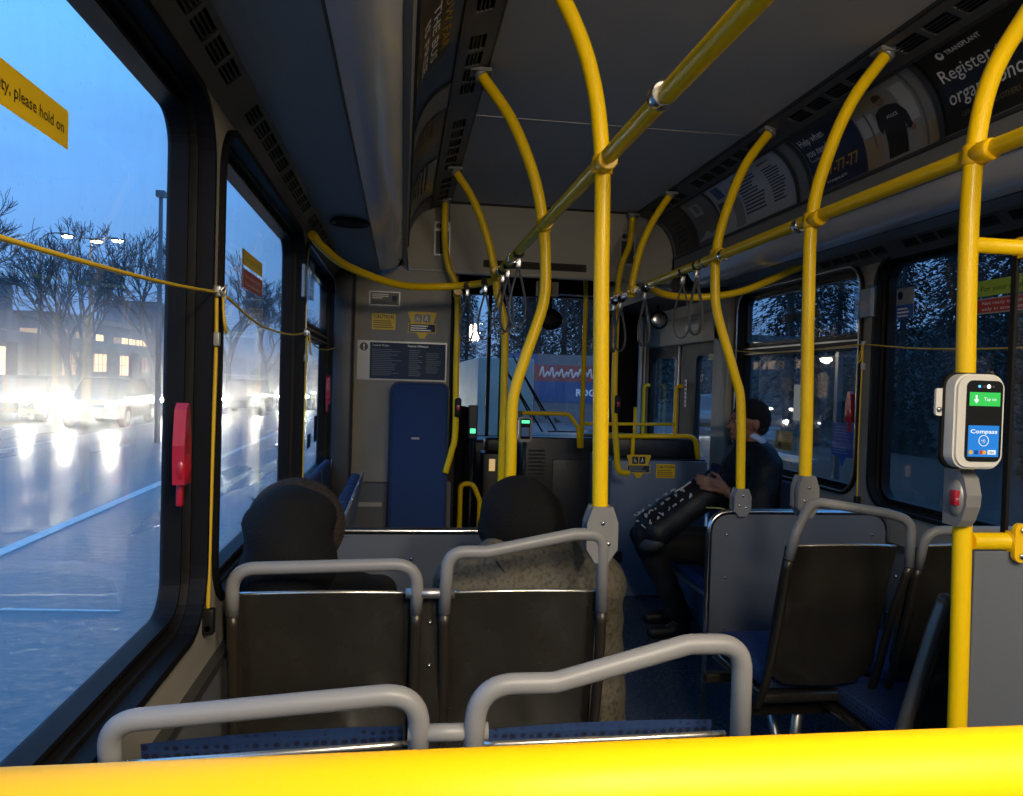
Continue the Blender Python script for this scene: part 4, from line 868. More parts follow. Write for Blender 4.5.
els += [('l', -3.58, -3.34, .245, .05, 12, PGREY, 12, 1), ('l', -3.30, -3.19, .245, .235, 1, PBLACK, 2, 1), ('l', -3.30, -3.15, .215, .05, 12, PGREY, 21, 1), T('Notice', -3.30, .235, .022, PBLACK, 2, .01), T('G', -3.83, .05, .05, PB2, 2, .01)]
sign('advert', els, 'white printed text advert with blue pictures in the middle of the right cove', coveR, 'advert')
sign('advert', [G(-4.22, -3.885, V0, V1, PSIL), ('p', rect(-4.15, .16, -4.03, .235), PW, 1), ('p', rect(-4.11, .175, -4.06, .225), PSIL, 2), ('p', [(-4.20, .03), (-3.90, .03), (-3.93, .06), (-4.0, .045), (-4.08, .07), (-4.15, .04)], PW, 1)], 'plain silvery grey advert panel toward the front of the right cove', coveR, 'advert')
sign('advert', [G(-4.58, -4.24, V0, V1, DKG), ('l', -4.5, -4.3, .2, .06, 5, PGREY, 4, 1)], 'dark advert at the front end of the right cove', coveR, 'advert')
sign('advert', [G(1.15, 2.64, V0, V1, PBR), ('g', 2.38, 2.64, V0, V1, PB2, 1), ('g', 1.15, 2.64, .225, V1, PB2, 2), T('HOW FAR', 1.92, .205, .042, PGOLD, 3, .016, .40), T('THE BUS', 1.98, .155, .045, PTXT, 3, .016, .36), T('IS FREE', 2.0, .105, .045, PTXT, 3, .016, .34), T('ride with a friend today', 1.95, .075, .02, PGOLD, 3, .0), T('HERE', 2.2, .035, .04, PTXT, 3, .016)], 'brown and blue advert with gold and white capitals in the left cove', coveL, 'advert')
sign('advert', [G(2.92, 3.50, V0, V1, PBR), ('g', 3.22, 3.50, V0, V1, PB2, 1), ('l', 2.97, 3.18, .22, .08, 5, mat('poster_brown_text', (.11, .06, .03), .5), 6, 2)], 'smaller brown and blue advert in the middle of the left cove', coveL, 'advert')
sign('advert', [G(3.58, 4.30, V0, V1, PSIL), ('l', 3.55, 4.1, .22, .08, 5, PGREY, 6, 1)], 'grey advert toward the front of the left cove', coveL, 'advert')
for fn_, ys in ((coveR, (2.21, 2.985, 3.09, 3.878, 4.232)), (coveL, (-2.655, -2.905, -3.54, -4.32))):
    mb = MB()
    for y in ys: yy = -y if fn_ is coveR else -y; mb.grid(yy-.012, yy+.012, 2, .0, .28, 14, .006, fn_, TRIMDK); mb.grid(yy-.012, yy+.012, 2, .0, .28, 14, .003, fn_, TRIMDK)
    mb.build('cove_divider', ceil)
mb = MB(); mb.grid(2.67, 2.89, 4, V0, V1, 12, .004, coveL, LEDGE); mb.build('cove_panel', ceil)
# ================================================================== PEOPLE
def face(root, c, r, side, skin):
    """eyes and brows on a head at c (radius r) looking along unit vector side (x, y)"""
    d = Vector((side[0], side[1], 0)).normalized(); l = Vector((-d.y, d.x, 0)); mb = MB()
    for s in (-1, 1):
        e = Vector(c)+d*r*.86+l*s*r*.34+Vector((0, 0, .0)); mb.ball(e-d*.004, .0095, EYEW, 10, 8); mb.ball(e+d*.003, .0055, HAIR, 8, 6)
    mb.build('eyes', root)
# --- passenger in the black hooded jacket (window seat)
p1 = thing('person', (-1.07, 1.97, .455), 'seated person in a black hood and black jacket at the left window, seen from behind', 'person')
hd1 = (-1.085, 1.99, 1.035)
blob_obj('body', [('e', (-1.085, 2.0, 1.0), (.075, .09, .095)), ('c', (-1.085, 1.99, .93), (-1.07, 1.97, .85), .05, .06), ('c', (-1.07, 1.965, .80), (-1.04, 1.99, .55), .115, .13),
    ('c', (-1.155, 1.97, .85), (-.92, 1.97, .85), .06, .06), ('c', (-1.09, 2.02, .53), (-1.09, 2.36, .52), .075, .06), ('c', (-.93, 2.02, .53), (-.93, 2.36, .52), .075, .06),
    ('c', (-1.09, 2.36, .52), (-1.09, 2.42, .10), .055, .04), ('c', (-.93, 2.36, .52), (-.93, 2.42, .10), .055, .04), ('c', (-.9, 1.98, .85), (-.86, 2.08, .66), .05, .042), ('c', (-.86, 2.08, .66), (-.98, 2.27, .66), .04, .032), ('e', (-.99, 2.31, .66), (.035, .05, .025)),
    ('e', (-1.085, 2.085, .99), (.014, .02, .018)), ('e', (-1.085, 2.05, .95), (.04, .045, .03))], .012, SKIN2, p1)
blob_obj('jacket', [('c', (-1.07, 2.0, .83), (-1.03, 2.06, .52), .14, .155), ('c', (-1.145, 1.965, .845), (-.915, 1.965, .835), .085, .085), ('c', (-.885, 1.975, .835), (-.85, 2.07, .66), .075, .066), ('c', (-.85, 2.07, .66), (-.95, 2.23, .66), .064, .05), ('c', (-1.085, 1.985, .93), (-1.08, 1.97, .86), .08, .12)],
    .014, HOODM, p1, 5, lambda v: .006*math.sin(v.z*60+math.sin(v.x*25)*1.4))
blob_obj('hood', [('e', (-1.087, 1.985, 1.015), (.108, .118, .110)), ('c', (-1.12, 1.98, 1.03), (-1.05, 1.98, 1.035), .080, .080), ('c', (-1.085, 1.97, 1.0), (-1.083, 1.95, .91), .110, .120), ('c', (-1.087, 2.03, 1.02), (-1.087, 2.05, .98), .092, .10)], .010, HOODM, p1, 6, lambda v: .004*math.sin(v.z*55+v.x*20))
mb = MB(); rnd = random.Random(5); ringp = [Vector((-1.087+.105*math.cos(a), 2.10+.02*math.sin(a), 1.005+.10*math.sin(a))) for a in [2*math.pi*i/26 for i in range(26)]]
mb.tube(ringp, .024, FUR, 10, closed=True)
for k in range(900):
    q = rnd.choice(ringp)+Vector((rnd.gauss(0, .006), rnd.gauss(0, .006), rnd.gauss(0, .006))); d = Vector((rnd.gauss(0, 1), rnd.gauss(0, 1), rnd.gauss(.3, 1))).normalized()
    e = q+d*rnd.uniform(.026, .042); w = d.orthogonal().normalized()*.0013; mb.add([q-w, q+w, e], [(0, 1, 2)], FUR)
mb.build('fur_trim', p1)
blob_obj('trousers', [('c', (-1.1, 2.02, .53), (-1.1, 2.37, .52), .085, .07), ('c', (-.94, 2.02, .53), (-.94, 2.37, .52), .085, .07), ('c', (-1.1, 2.37, .52), (-1.1, 2.42, .12), .068, .055), ('c', (-.94, 2.37, .52), (-.94, 2.42, .12), .068, .055)], .014, TROUS, p1)
for x in (-1.1, -.94): blob_obj('shoe', [('c', (x, 2.40, .05), (x, 2.50, .035), .045, .035)], .010, SHOEM, p1, 2)
# --- passenger in the olive coat (aisle seat)
p2 = thing('person', (-.50, 1.98, .455), 'seated person in a dark beanie and bulky olive-brown coat, seen from behind', 'person')
blob_obj('body', [('e', (-.505, 2.04, 1.04), (.078, .095, .105)), ('c', (-.50, 2.02, .96), (-.49, 1.98, .87), .055, .065), ('c', (-.48, 1.98, .80), (-.48, 2.0, .55), .13, .14), ('c', (-.63, 1.98, .84), (-.32, 1.98, .84), .065, .065),
    ('c', (-.30, 1.99, .84), (-.26, 2.06, .62), .05, .042), ('c', (-.26, 2.06, .62), (-.38, 2.26, .62), .04, .032), ('c', (-.66, 1.99, .84), (-.68, 2.06, .62), .05, .042), ('c', (-.68, 2.06, .62), (-.58, 2.26, .62), .04, .032), ('e', (-.40, 2.30, .62), (.04, .045, .025)), ('e', (-.56, 2.30, .62), (.04, .045, .025)),
    ('c', (-.56, 2.03, .53), (-.56, 2.38, .52), .075, .06), ('c', (-.40, 2.03, .53), (-.40, 2.38, .52), .075, .06), ('c', (-.56, 2.38, .52), (-.56, 2.44, .10), .055, .04), ('c', (-.40, 2.38, .52), (-.40, 2.44, .10), .055, .04), ('e', (-.505, 2.13, 1.03), (.014, .02, .018))], .012, SKIN2, p2)
def quilt(v): return .006*abs(math.sin(v.z*30+.3*math.sin(v.x*9)))+.003*math.sin(v.x*45+v.z*15)
blob_obj('coat', [('c', (-.47, 2.02, .82), (-.46, 2.08, .50), .15, .165), ('c', (-.635, 1.975, .872), (-.33, 1.975, .872), .095, .10), ('c', (-.655, 1.98, .83), (-.675, 2.05, .62), .07, .07), ('c', (-.315, 1.985, .82), (-.295, 2.03, .60), .078, .085), ('c', (-.275, 2.05, .60), (-.36, 2.22, .62), .075, .055), ('c', (-.675, 2.05, .62), (-.60, 2.22, .62), .068, .055),
    ('c', (-.57, 1.965, .925), (-.38, 1.965, .93), .07, .07), ('c', (-.29, 2.02, .66), (-.285, 2.0, .50), .078, .08)], .013, OLIVE, p2, 4, quilt)
mb = MB(); mb.tube(smooth([(-.58, 1.90, .955), (-.54, 1.885, .90), (-.53, 1.845, .80), (-.53, 1.82, .70)], 6), .0025, BLACK, 6); mb.build('coat_seam', p2)
blob_obj('beanie', [('e', (-.505, 2.03, 1.045), (.105, .125, .108)), ('e', (-.48, 2.02, 1.03), (.103, .115, .10)), ('e', (-.565, 2.04, 1.01), (.05, .09, .05))], .009, BEANIE, p2, 6)
blob_obj('trousers', [('c', (-.57, 2.03, .53), (-.57, 2.38, .52), .088, .07), ('c', (-.40, 2.03, .53), (-.40, 2.38, .52), .088, .07), ('c', (-.57, 2.38, .52), (-.57, 2.44, .12), .068, .055), ('c', (-.40, 2.38, .52), (-.40, 2.44, .12), .068, .055)], .014, TROUS, p2)
for x in (-.57, -.40): blob_obj('shoe', [('c', (x, 2.42, .05), (x, 2.50, .035), .045, .035)], .010, SHOEM, p2, 2)
# --- man on the inward facing seat: faces the aisle (-x), bag on his lap
p3 = thing('person', (1.0, 4.0, .42), 'seated man in profile with dark quilted jacket, black cap and pale blue collar', 'person')
def hand(palm, d, side, up, curl=.5, s=1.0):
    """parts of a hand: palm centre, finger direction d, thumb side, back-of-hand up"""
    palm = Vector(palm); d = Vector(d).normalized(); side = Vector(side).normalized(); up = Vector(up).normalized(); P = [('c', palm-d*.035*s, palm+d*.03*s, .020*s, .017*s), ('c', palm-d*.03*s+side*.018*s, palm+d*.03*s+side*.024*s, .015*s, .0125*s), ('c', palm-d*.03*s-side*.018*s, palm+d*.028*s-side*.024*s, .014*s, .012*s)]
    for k, (o, L) in enumerate(((.030, .070), (.010, .078), (-.010, .072), (-.030, .056))):
        a = palm+d*.036*s+side*o*s; b = a+(d-up*curl*.5).normalized()*L*.42*s; c = b+(d-up*curl*1.3).normalized()*L*.32*s; e = c+(d-up*curl*2.2).normalized()*L*.26*s
        P += [('c', a, b, .0092*s, .0085*s), ('c', b, c, .0085*s, .008*s), ('c', c, e, .008*s, .0068*s)]
    a = palm-d*.018*s+side*.026*s; b = a+(d*.6+side).normalized()*.036*s-up*.004; c = b+(d+side*.25-up*curl*.5).normalized()*.032*s
    return P+[('c', a, b, .012*s, .010*s), ('c', b, c, .010*s, .008*s)]
H = Vector((1.015, 3.95, 1.215))
bparts = [('e', H+Vector((.008, 0, .022)), (.094, .078, .090)), ('e', H+Vector((-.030, 0, -.045)), (.062, .056, .062)), ('e', H+Vector((-.072, 0, -.076)), (.024, .026, .020)),
    ('c', H+Vector((-.086, 0, .008)), H+Vector((-.106, 0, -.024)), .011, .014), ('e', H+Vector((-.090, 0, -.052)), (.012, .022, .008)), ('e', H+Vector((-.085, 0, .028)), (.014, .045, .010)),
    ('e', H+Vector((.012, -.078, -.008)), (.018, .012, .030)), ('e', H+Vector((.012, .078, -.008)), (.018, .012, .030)),
    ('c', H+Vector((.02, 0, -.07)), (1.05, 3.96, 1.06), .055, .062), ('c', (1.06, 3.96, 1.0), (1.06, 3.97, .55), .12, .13), ('c', (1.05, 3.83, 1.02), (1.05, 4.11, 1.02), .06, .06),
    ('c', (1.05, 3.80, 1.01), (.98, 3.72, .80), .048, .042), ('c', (.98, 3.72, .80), (.845, 3.785, .865), .040, .028), ('c', (1.05, 4.13, 1.01), (.98, 4.20, .78), .048, .042), ('c', (.98, 4.20, .78), (.80, 4.08, .74), .040, .028),
    ('c', (1.03, 4.05, .51), (.54, 4.14, .525), .085, .06), ('c', (1.03, 4.22, .51), (.58, 4.36, .53), .085, .06), ('c', (.54, 4.14, .525), (.74, 4.13, .09), .055, .038), ('c', (.58, 4.36, .53), (.80, 4.40, .09), .055, .038),
    ('c', (.76, 4.13, .06), (.64, 4.13, .045), .036, .028), ('c', (.82, 4.40, .06), (.70, 4.41, .045), .036, .028)]
bparts += hand((.79, 3.785, .895), (-1, .05, .25), (0, .25, 1), (-.1, -1, .2), .45, 1.05)+hand((.755, 4.06, .745), (-1, -.1, -.1), (0, -.3, 1), (0, 1, .2), .5)
blob_obj('body', bparts, .0062, SKIN, p3, 3)
face(p3, H+Vector((0, 0, .008)), .098, (-1, 0), SKIN)
blob_obj('cap', [('e', H+Vector((.020, 0, .050)), (.100, .088, .082)), ('e', H+Vector((.045, 0, .020)), (.078, .082, .085))], .008, BEANIE, p3, 4)
blob_obj('hair', [('e', H+Vector((.055, 0, -.020)), (.058, .070, .052))], .008, HAIR, p3, 3)
mb = MB(); mb.tube([H+Vector((.045, 0, -.068)), H+Vector((.030, 0, -.095))], [.066, .074], LBLUE, 24, flat=(.95, .95)); mb.build('collar', p3)
blob_obj('jacket', [('c', (1.055, 3.965, .97), (1.05, 3.98, .56), .160, .165), ('c', (1.05, 3.84, 1.015), (1.05, 4.10, 1.015), .092, .092), ('c', (1.05, 3.80, 1.005), (.985, 3.72, .80), .078, .068), ('c', (.985, 3.72, .80), (.885, 3.765, .855), .062, .046), ('c', (1.05, 4.13, 1.0), (.985, 4.20, .78), .078, .068), ('c', (.985, 4.20, .78), (.86, 4.13, .75), .06, .046), ('e', (1.04, 3.96, 1.085), (.09, .09, .045))],
    .011, PUFF, p3, 4, lambda v: .007*abs(math.sin(v.z*30+.2*math.sin(v.y*6)))-.003)
blob_obj('trousers', [('c', (1.02, 4.05, .50), (.545, 4.14, .525), .098, .076), ('c', (1.02, 4.22, .50), (.585, 4.36, .53), .098, .076), ('c', (.545, 4.14, .52), (.745, 4.13, .13), .072, .062), ('c', (.585, 4.36, .52), (.805, 4.40, .13), .072, .062)], .011, TROUS, p3, 4, lambda v: .003*math.sin(v.z*50+v.y*20))
for (x, y) in ((.76, 4.13), (.82, 4.40)):
    blob_obj('shoe', [('c', (x, y, .055), (x-.05, y, .05), .046, .046), ('c', (x-.05, y, .042), (x-.17, y+.005, .034), .042, .034)], .008, SHOEM, p3, 2)
mb = MB(); mb.box(.55, 3.80, .36, 1.18, 4.86, .425, FABRIC, .02)
st = thing('bench_seat', (.9, 4.3, 0), 'blue inward-facing bench seat under the seated man', 'seat'); mb = MB(); mb.box(.72, 3.72, .37, 1.18, 4.80, .425, FABRIC, .02); mb.build('seat_cushion', st)
mb = MB(); mb.box(.70, 3.71, .35, 1.19, 4.81, .372, ALU, .006); mb.build('seat_pan', st)
mb = MB(); mb.box(1.165, 3.72, .43, 1.205, 4.80, .92, FABRIC, .015); mb.build('backrest', st)
mb = MB(); mb.box(.95, 3.80, 0, 1.19, 4.74, .35, BLUEGREY, .01); mb.build('base', st)
# --- backpack on his lap
bg_ = thing('backpack', (.66, 3.92, .62), 'black backpack with chalk-white doodles lying across the seated man\'s lap', 'bag')
Mb = Matrix.Rotation(math.radians(-33), 3, 'Y')
def bp(u, v, w): return Vector((.635, 3.93, .755))+Mb @ Vector((u, v, w))
blob_obj('bag_body', [('c', bp(-.17, 0, -.01), bp(.15, 0, .01), .10, .085), ('c', bp(-.17, -.07, -.02), bp(.15, -.06, 0), .075, .07), ('c', bp(-.17, .07, -.02), bp(.15, .06, 0), .075, .07), ('c', bp(-.20, 0, -.02), bp(-.20, .0, -.03), .085, .085)], .010, BAGM, bg_, 4, lambda v: .003*math.sin(v.x*40+v.z*30))
mb = MB(); mb.ball(bp(-.20, -.01, -.055), (.085, .125, .055), BAGG, 20, 12, Mb); mb.build('bag_base', bg_)
mb = MB(); mb.tube(smooth([bp(.20, -.05, .04), bp(.25, -.03, .07), bp(.25, .03, .07), bp(.20, .05, .04)], 6), .009, BAGM, 8); mb.build('top_handle', bg_)
mb = MB(); mb.tube(smooth([bp(.10, -.13, -.03), bp(.17, -.15, -.08), bp(.20, -.13, -.14)], 6), .012, DRUG, 8, flat=(.3, 1.3)); mb.build('reflective_tag', bg_)
mb = MB(); rnd = random.Random(11)
def bs(u, a): return bp(u, -math.sin(a)*.1455, math.cos(a)*.104+.004) if u > -.14 else bp(u, -math.sin(a)*.147, math.cos(a)*.106)
for row, aa in enumerate((.15, .55, .95)):
    u = -.23
    while u < .03+.04*row:
        pts = [bs(u+rnd.uniform(-.010, .018), aa+rnd.uniform(-.11, .11)) for _ in range(rnd.choice((3, 4, 5)))]
        mb.tube(smooth(pts, 3), rnd.uniform(.0024, .0048), CHALK, 6); u += rnd.uniform(.024, .055)
mb.tube(smooth([bs(.02, .35), bs(.07, .38), bs(.12, .36)], 4), .005, CHALK, 6)
mb.build('printed_doodle', bg_)['kind'] = 'stuff'

# ================================================================== FRONT OF THE BUS
wb = thing('wheel_box', (.86, 4.96, 0), 'blue-grey wheel box moulding beside the front door with yellow stickers', 'wheel box')
mb = MB(); mb.box(.545, 4.96, 0, 1.21, 5.55, .905, BLUEGREY, .012); mb.build('box_side', wb)
mb = MB(); mb.box(.56, 4.97, .905, 1.2, 5.5, .915, NAVY, .004); mb.box(.60, 5.02, .91, 1.18, 5.46, 1.05, NAVY, .02); mb.build('top_tray', wb)
mb = MB(); mb.box(.56, 4.952, .23, .64, 4.962, .30, TRIMDK, .003); mb.build('vent_cover', wb)
fw = planeY(4.958)
priority(.735, .865, .165, fw, 'yellow and navy priority seating sticker on the wheel box')
sign('caution_sticker', [('p', rr(.855, .790, .985, .882, .003, 2), PYEL, 0), T('CAUTION', .92, .855, .026, PBLACK, 1, .02, .118, 'C'), ('l', .862, .978, .848, .795, 4, mat('print_brown', (.2, .1, .01), .5), 5, 1)], 'yellow CAUTION sticker on the wheel box', fw)
rr1 = thing('guard_rail', (.8, 4.99, .9), 'yellow hooped guard rail on top of the wheel box', 'handrail')
mb = MB(); mb.tube(fillet([(.46, 4.99, 1.058), (1.13, 4.99, 1.068), (1.155, 4.99, .90)], .07), .0165, YEL, 16); mb.build('rail_tube', rr1)
mb = MB(); mb.cyl((.70, 4.99, .90), (.70, 4.99, 1.058), .014, YEL); mb.build('support_post', rr1)
rr2 = thing('guard_rail', (.9, 5.5, .9), 'lower yellow rail behind the hooped guard rail near the door', 'handrail')
mb = MB(); mb.tube([(.48, 5.48, 1.11), (1.16, 5.48, 1.12)], .012, YEL, 12); mb.cyl((.86, 5.48, .9), (.86, 5.48, 1.24), .012, YEL); mb.build('rail_tube', rr2)
mb = MB(); mb.tube([(.425, 5.3, .95), (.425, 5.3, 2.0), (.41, 5.3, 2.30)], .0165, YEL, 16); single(mb, 'stanchion_pole', 'dim straight yellow pole by the windshield, left of the bright near pole', 'pole')

mb = MB(); mb.tube([(-.16, 5.2, .3), (-.16, 5.2, 2.30)], .018, BLACK, 14); single(mb, 'door_post', 'thin black upright post behind the hanging straps', 'post')
g2 = thing('fare_rail', (.0, 5.3, .6), 'low yellow rail across the fare area below the windshield', 'handrail')
mb = MB(); mb.tube(fillet([(-.12, 5.3, 1.185), (.33, 5.3, 1.185), (.40, 5.3, 1.09), (.41, 5.3, .95)], .06), .0145, YEL, 14); mb.build('rail_tube', g2)
mb = MB(); mb.box(-.03, 5.27, 1.13, .0, 5.31, 1.20, TRIMDK, .005); mb.build('rail_joint', g2)
g3 = thing('floor_hoop', (-.43, 4.9, 0), 'small yellow hoop rail low beside the driver partition', 'handrail'); mb = MB(); mb.tube(fillet([(-.44, 4.9, 0), (-.44, 4.9, .745), (-.36, 4.9, .745), (-.315, 4.9, .64), (-.315, 4.9, 0)], .05), .0165, YEL, 14); mb.build('rail_tube', g3)
mb = MB(); mb.tube([(.17, 5.4, 2.02), (.62, 5.4, 2.02)], .009, CHROME, 10); single(mb, 'chrome_bar', 'short chrome bar above the windshield', 'bar')
c2 = thing('card_reader', (.02, 5.24, 1.0), 'small grey fare reader with green light at the fare area by the windshield', 'card reader')
mb = MB(); mb.plate(rr(-.03, .99, .06, 1.16, .018), [], -.02, .02, planeY(5.24), BRACKET); mb.build('reader_case', c2)
mb = MB(); mb.plate(rr(-.018, 1.01, .048, 1.15, .01), [], .02, .022, planeY(5.24), BLACKGLOSS); mb.plate(rect(-.012, 1.118, .042, 1.138), [], .022, .023, planeY(5.24), emis('led_green', (.1, .9, .35), 1.6)); mb.plate(rect(-.012, 1.03, .042, 1.09), [], .022, .023, planeY(5.24), emis('dim_screen', (.05, .08, .15), .6)); mb.build('screen', c2)
mb = MB(); mb.cyl((.015, 5.25, .62), (.015, 5.25, 1.0), .014, TRIMDK); mb.build('stalk', c2)
fb_ = thing('fare_box', (-.20, 5.22, 0), 'black fare box with a small lit panel by the driver', 'fare box')
mb = MB(); mb.box(-.28, 5.14, 0, -.10, 5.34, .92, DASHM, .012); mb.box(-.26, 5.16, .92, -.12, 5.30, 1.02, DASHM, .02); mb.build('cabinet', fb_)
mb = MB(); mb.plate(rect(-.235, .80, -.195, .88), [], 0, .003, planeY(5.14), emis('dim_amber_lamp', (.9, .6, .25), .6)); mb.build('lit_panel', fb_)
ter = thing('driver_terminal', (-.37, 4.98, 1.05), 'slim driver terminal with a green glowing light', 'terminal')
mb = MB(); mb.box(-.395, 4.97, 1.02, -.335, 5.0, 1.24, DASHM, .006); mb.plate(rect(-.385, 1.03, -.345, 1.225), [], 0, .002, planeY(4.97), mat('dim_panel', (.03, .045, .07), .3)); mb.build('case', ter)
mb = MB(); mb.plate(rect(-.383, 1.06, -.348, 1.09), [], .002, .004, planeY(4.97), emis('led_green', (.1, .9, .35), 1.6)); mb.build('green_light', ter)
mb = MB(); mb.cyl((-.37, 4.99, .0), (-.37, 4.99, 1.03), .014, DASHM); mb.build('stalk', ter)
ds = thing('driver_seat', (-.72, 5.55, 0), 'high-backed black driver seat behind the partition edge', 'seat')
blob_obj('backrest', [('c', (-.78, 5.30, .60), (-.76, 5.26, 1.16), .10, .08), ('c', (-.40, 5.30, .60), (-.40, 5.26, 1.14), .10, .085), ('c', (-.6, 5.3, .6), (-.6, 5.26, 1.26), .12, .09), ('c', (-.48, 5.26, 1.14), (-.74, 5.26, 1.18), .09, .09), ('c', (-.56, 5.26, 1.25), (-.54, 5.26, 1.40), .12, .10)], .016, HOODM, ds)
mb = MB(); mb.box(-.85, 5.28, .42, -.36, 5.75, .54, HOODM, .04); mb.build('seat_cushion', ds)
mb = MB(); mb.box(-.82, 5.38, 0, -.56, 5.66, .42, DASHM, .02); mb.build('pedestal', ds)
blob_obj('armrest', [('c', (-.46, 5.28, .92), (-.34, 5.5, .84), .05, .04)], .012, HOODM, ds)
dash = thing('dashboard', (0, 6.1, 0), 'black dashboard and console across the bus below the windshield', 'dashboard')
mb = MB(); mb.box(-1.2, 6.15, 0, 1.1, 6.55, .93, DASHM, .03); mb.box(.1, 5.75, .0, .95, 6.2, 1.0, DASHM, .02); mb.build('dash_body', dash)
mb = MB(); mb.box(.56, 5.76, 1.0, .92, 6.0, 1.02, TRIMDK, .004); mb.box(.35, 6.2, .93, .75, 6.24, 1.01, TRIMDK, .006); mb.build('dash_top', dash)
mb = MB(); mb.tube([(-.62+.22*math.cos(a), 6.0+.07*math.sin(a), 1.02+.2*math.sin(a)) for a in [2*math.pi*i/32 for i in range(32)]], .016, BLACK, 10, closed=True); mb.cyl((-.62, 6.0, 1.02), (-.62, 6.2, .9), .03, BLACK)
for a in (.3, 2.84, 4.71): mb.cyl((-.62, 6.0, 1.02), (-.62+.21*math.cos(a), 6.0+.066*math.sin(a), 1.02+.19*math.sin(a)), .010, BLACK, 8)
mb.build('steering_wheel', dash)
con = thing('console_panel', (.33, 5.6, 0), 'dark navy front console panel with vent slots behind the beanie', 'panel')
mb = MB(); mb.box(.06, 5.58, 0, .62, 5.72, 1.0, NAVY, .012); mb.build('console_body', con)
mb = MB()
for k in range(8): mb.box(.10, 5.572, .70+k*.028, .22, 5.58, .712+k*.028, DASHM)
mb.box(.28, 5.570, .12, .56, 5.578, .84, mat('navy_panel', (.014, .019, .034), .4), .004); mb.build('vent_slot', con)
mb = MB(); mb.box(.36, 5.572, .55, .385, 5.58, .60, CHROME, .003); mb.build('latch', con)
mi = thing('interior_mirror', (.34, 6.1, 1.9), 'round black interior mirror at the top of the windshield', 'mirror'); mb = MB(); mb.ball((.33, 6.1, 1.90), (.10, .03, .085), BLACK, 20, 12); mb.build('mirror_shell', mi)
mb = MB(); mb.cyl((.33, 6.1, 1.9), (.33, 6.15, 2.31), .012, BLACK); mb.build('mirror_arm', mi)
dm = thing('door_mirror', (1.0, 5.6, 1.8), 'small round convex mirror above the front door', 'mirror'); mb = MB(); mb.ball((1.02, 5.5, 1.88), (.07, .03, .07), BLACK, 20, 12); mb.build('mirror_shell', dm)
mb = MB(); mb.ball((1.015, 5.478, 1.88), (.058, .014, .058), CHROME, 20, 12); mb.build('mirror_glass', dm); mb = MB(); mb.cyl((1.02, 5.52, 1.9), (1.02, 5.55, 2.31), .010, BLACK); mb.build('mirror_arm', dm)
for k, (x0, x1, lb) in enumerate(((.42, .05, 'longer windshield wiper slanting across the glass'), (.55, .18, 'second windshield wiper parallel to the longer one'))):
    w = thing('windshield_wiper', (x0, 6.66, .95), lb, 'wiper', 'windshield wipers'); mb = MB(); mb.tube([(x0, 6.66, .93), (x1, 6.67, 1.52)], .008, BLACK, 8); mb.build('wiper_arm', w)
    mb = MB(); mb.tube([(x0-.12, 6.665, 1.08), (x1-.06, 6.665, 1.62)], .007, BLACK, 6); mb.build('wiper_blade', w)
nt_ = planeY(4.75)
sign('notice_plate', [('p', rect(-.02, 1.93, .12, 2.02), PBLACK, 0), ('p', rect(-.012, 1.938, .112, 2.012), mat('dim_brown', (.03, .02, .01), .5), 1), ('l', 0, .1, 2.0, 1.95, 4, mat('dim_amber', (.06, .04, .01), .5), 3, 2)], 'dark framed notice hanging below the front header', nt_)
mb = MB(); mb.cyl((.05, 4.745, 2.02), (.05, 4.745, 2.30), .004, BLACK, 8); single(mb, 'hanger_rod', 'thin rod holding the dark framed notice', 'rod')
# ================================================================== OUTSIDE (road surface at z = -0.35)
GZ = -.35
def road_mat():
    m = bpy.data.materials.new('wet_asphalt'); m.use_nodes = True; t = m.node_tree; b = t.nodes['Principled BSDF']
    tcn = N(t, 'ShaderNodeTexCoord'); mpn = N(t, 'ShaderNodeMapping'); mpn.inputs['Scale'].default_value = (1, .12, 1); t.links.new(tcn.outputs['Object'], mpn.inputs[0])
    n1 = N(t, 'ShaderNodeTexNoise'); n1.inputs['Scale'].default_value = 1.1; n1.inputs['Detail'].default_value = 6; t.links.new(mpn.outputs[0], n1.inputs[0])
    r = N(t, 'ShaderNodeValToRGB'); r.color_ramp.elements[0].position = .35; r.color_ramp.elements[0].color = (.07, .078, .09, 1); r.color_ramp.elements[1].position = .7; r.color_ramp.elements[1].color = (.16, .17, .185, 1)
    t.links.new(n1.outputs[0], r.inputs[0]); t.links.new(r.outputs[0], b.inputs['Base Color'])
    mr = N(t, 'ShaderNodeMapRange'); mr.inputs[1].default_value = .35; mr.inputs[2].default_value = .7; mr.inputs[3].default_value = .24; mr.inputs[4].default_value = .46; t.links.new(n1.outputs[0], mr.inputs[0]); t.links.new(mr.outputs[0], b.inputs['Roughness'])
    n2 = N(t, 'ShaderNodeTexNoise'); n2.inputs['Scale'].default_value = 9; n2.inputs['Detail'].default_value = 4; t.links.new(tcn.outputs['Object'], n2.inputs[0])
    bp_ = N(t, 'ShaderNodeBump'); bp_.inputs['Strength'].default_value = .35; bp_.inputs['Distance'].default_value = .03; t.links.new(n2.outputs[0], bp_.inputs['Height']); t.links.new(bp_.outputs[0], b.inputs['Normal']); return m
ROAD = road_mat()
GRASS = mat('dark_verge', (.018, .018, .012), .9, noise=.6, nscale=3, bump=.5, bscale=6, bdist=.1)
PAVE = mat('wet_pavement', (.034, .031, .028), .85, spec=.12, noise=.4, nscale=2)
LINE = mat('road_paint', (.62, .62, .60), .5, noise=.3, nscale=6)
BARK = mat('tree_bark', (.030, .026, .024), .9)
CONC = mat('grey_concrete', (.10, .105, .12), .7, noise=.3, nscale=1)
DKWALL = mat('dark_facade', (.035, .038, .045), .6)
LIT = emis('lit_window_warm', (1.0, .66, .34), 3.2); LITD = emis('lit_window_dim', (.9, .6, .34), .8)
ROOFM = mat('wet_roof', (.07, .08, .09), .3)
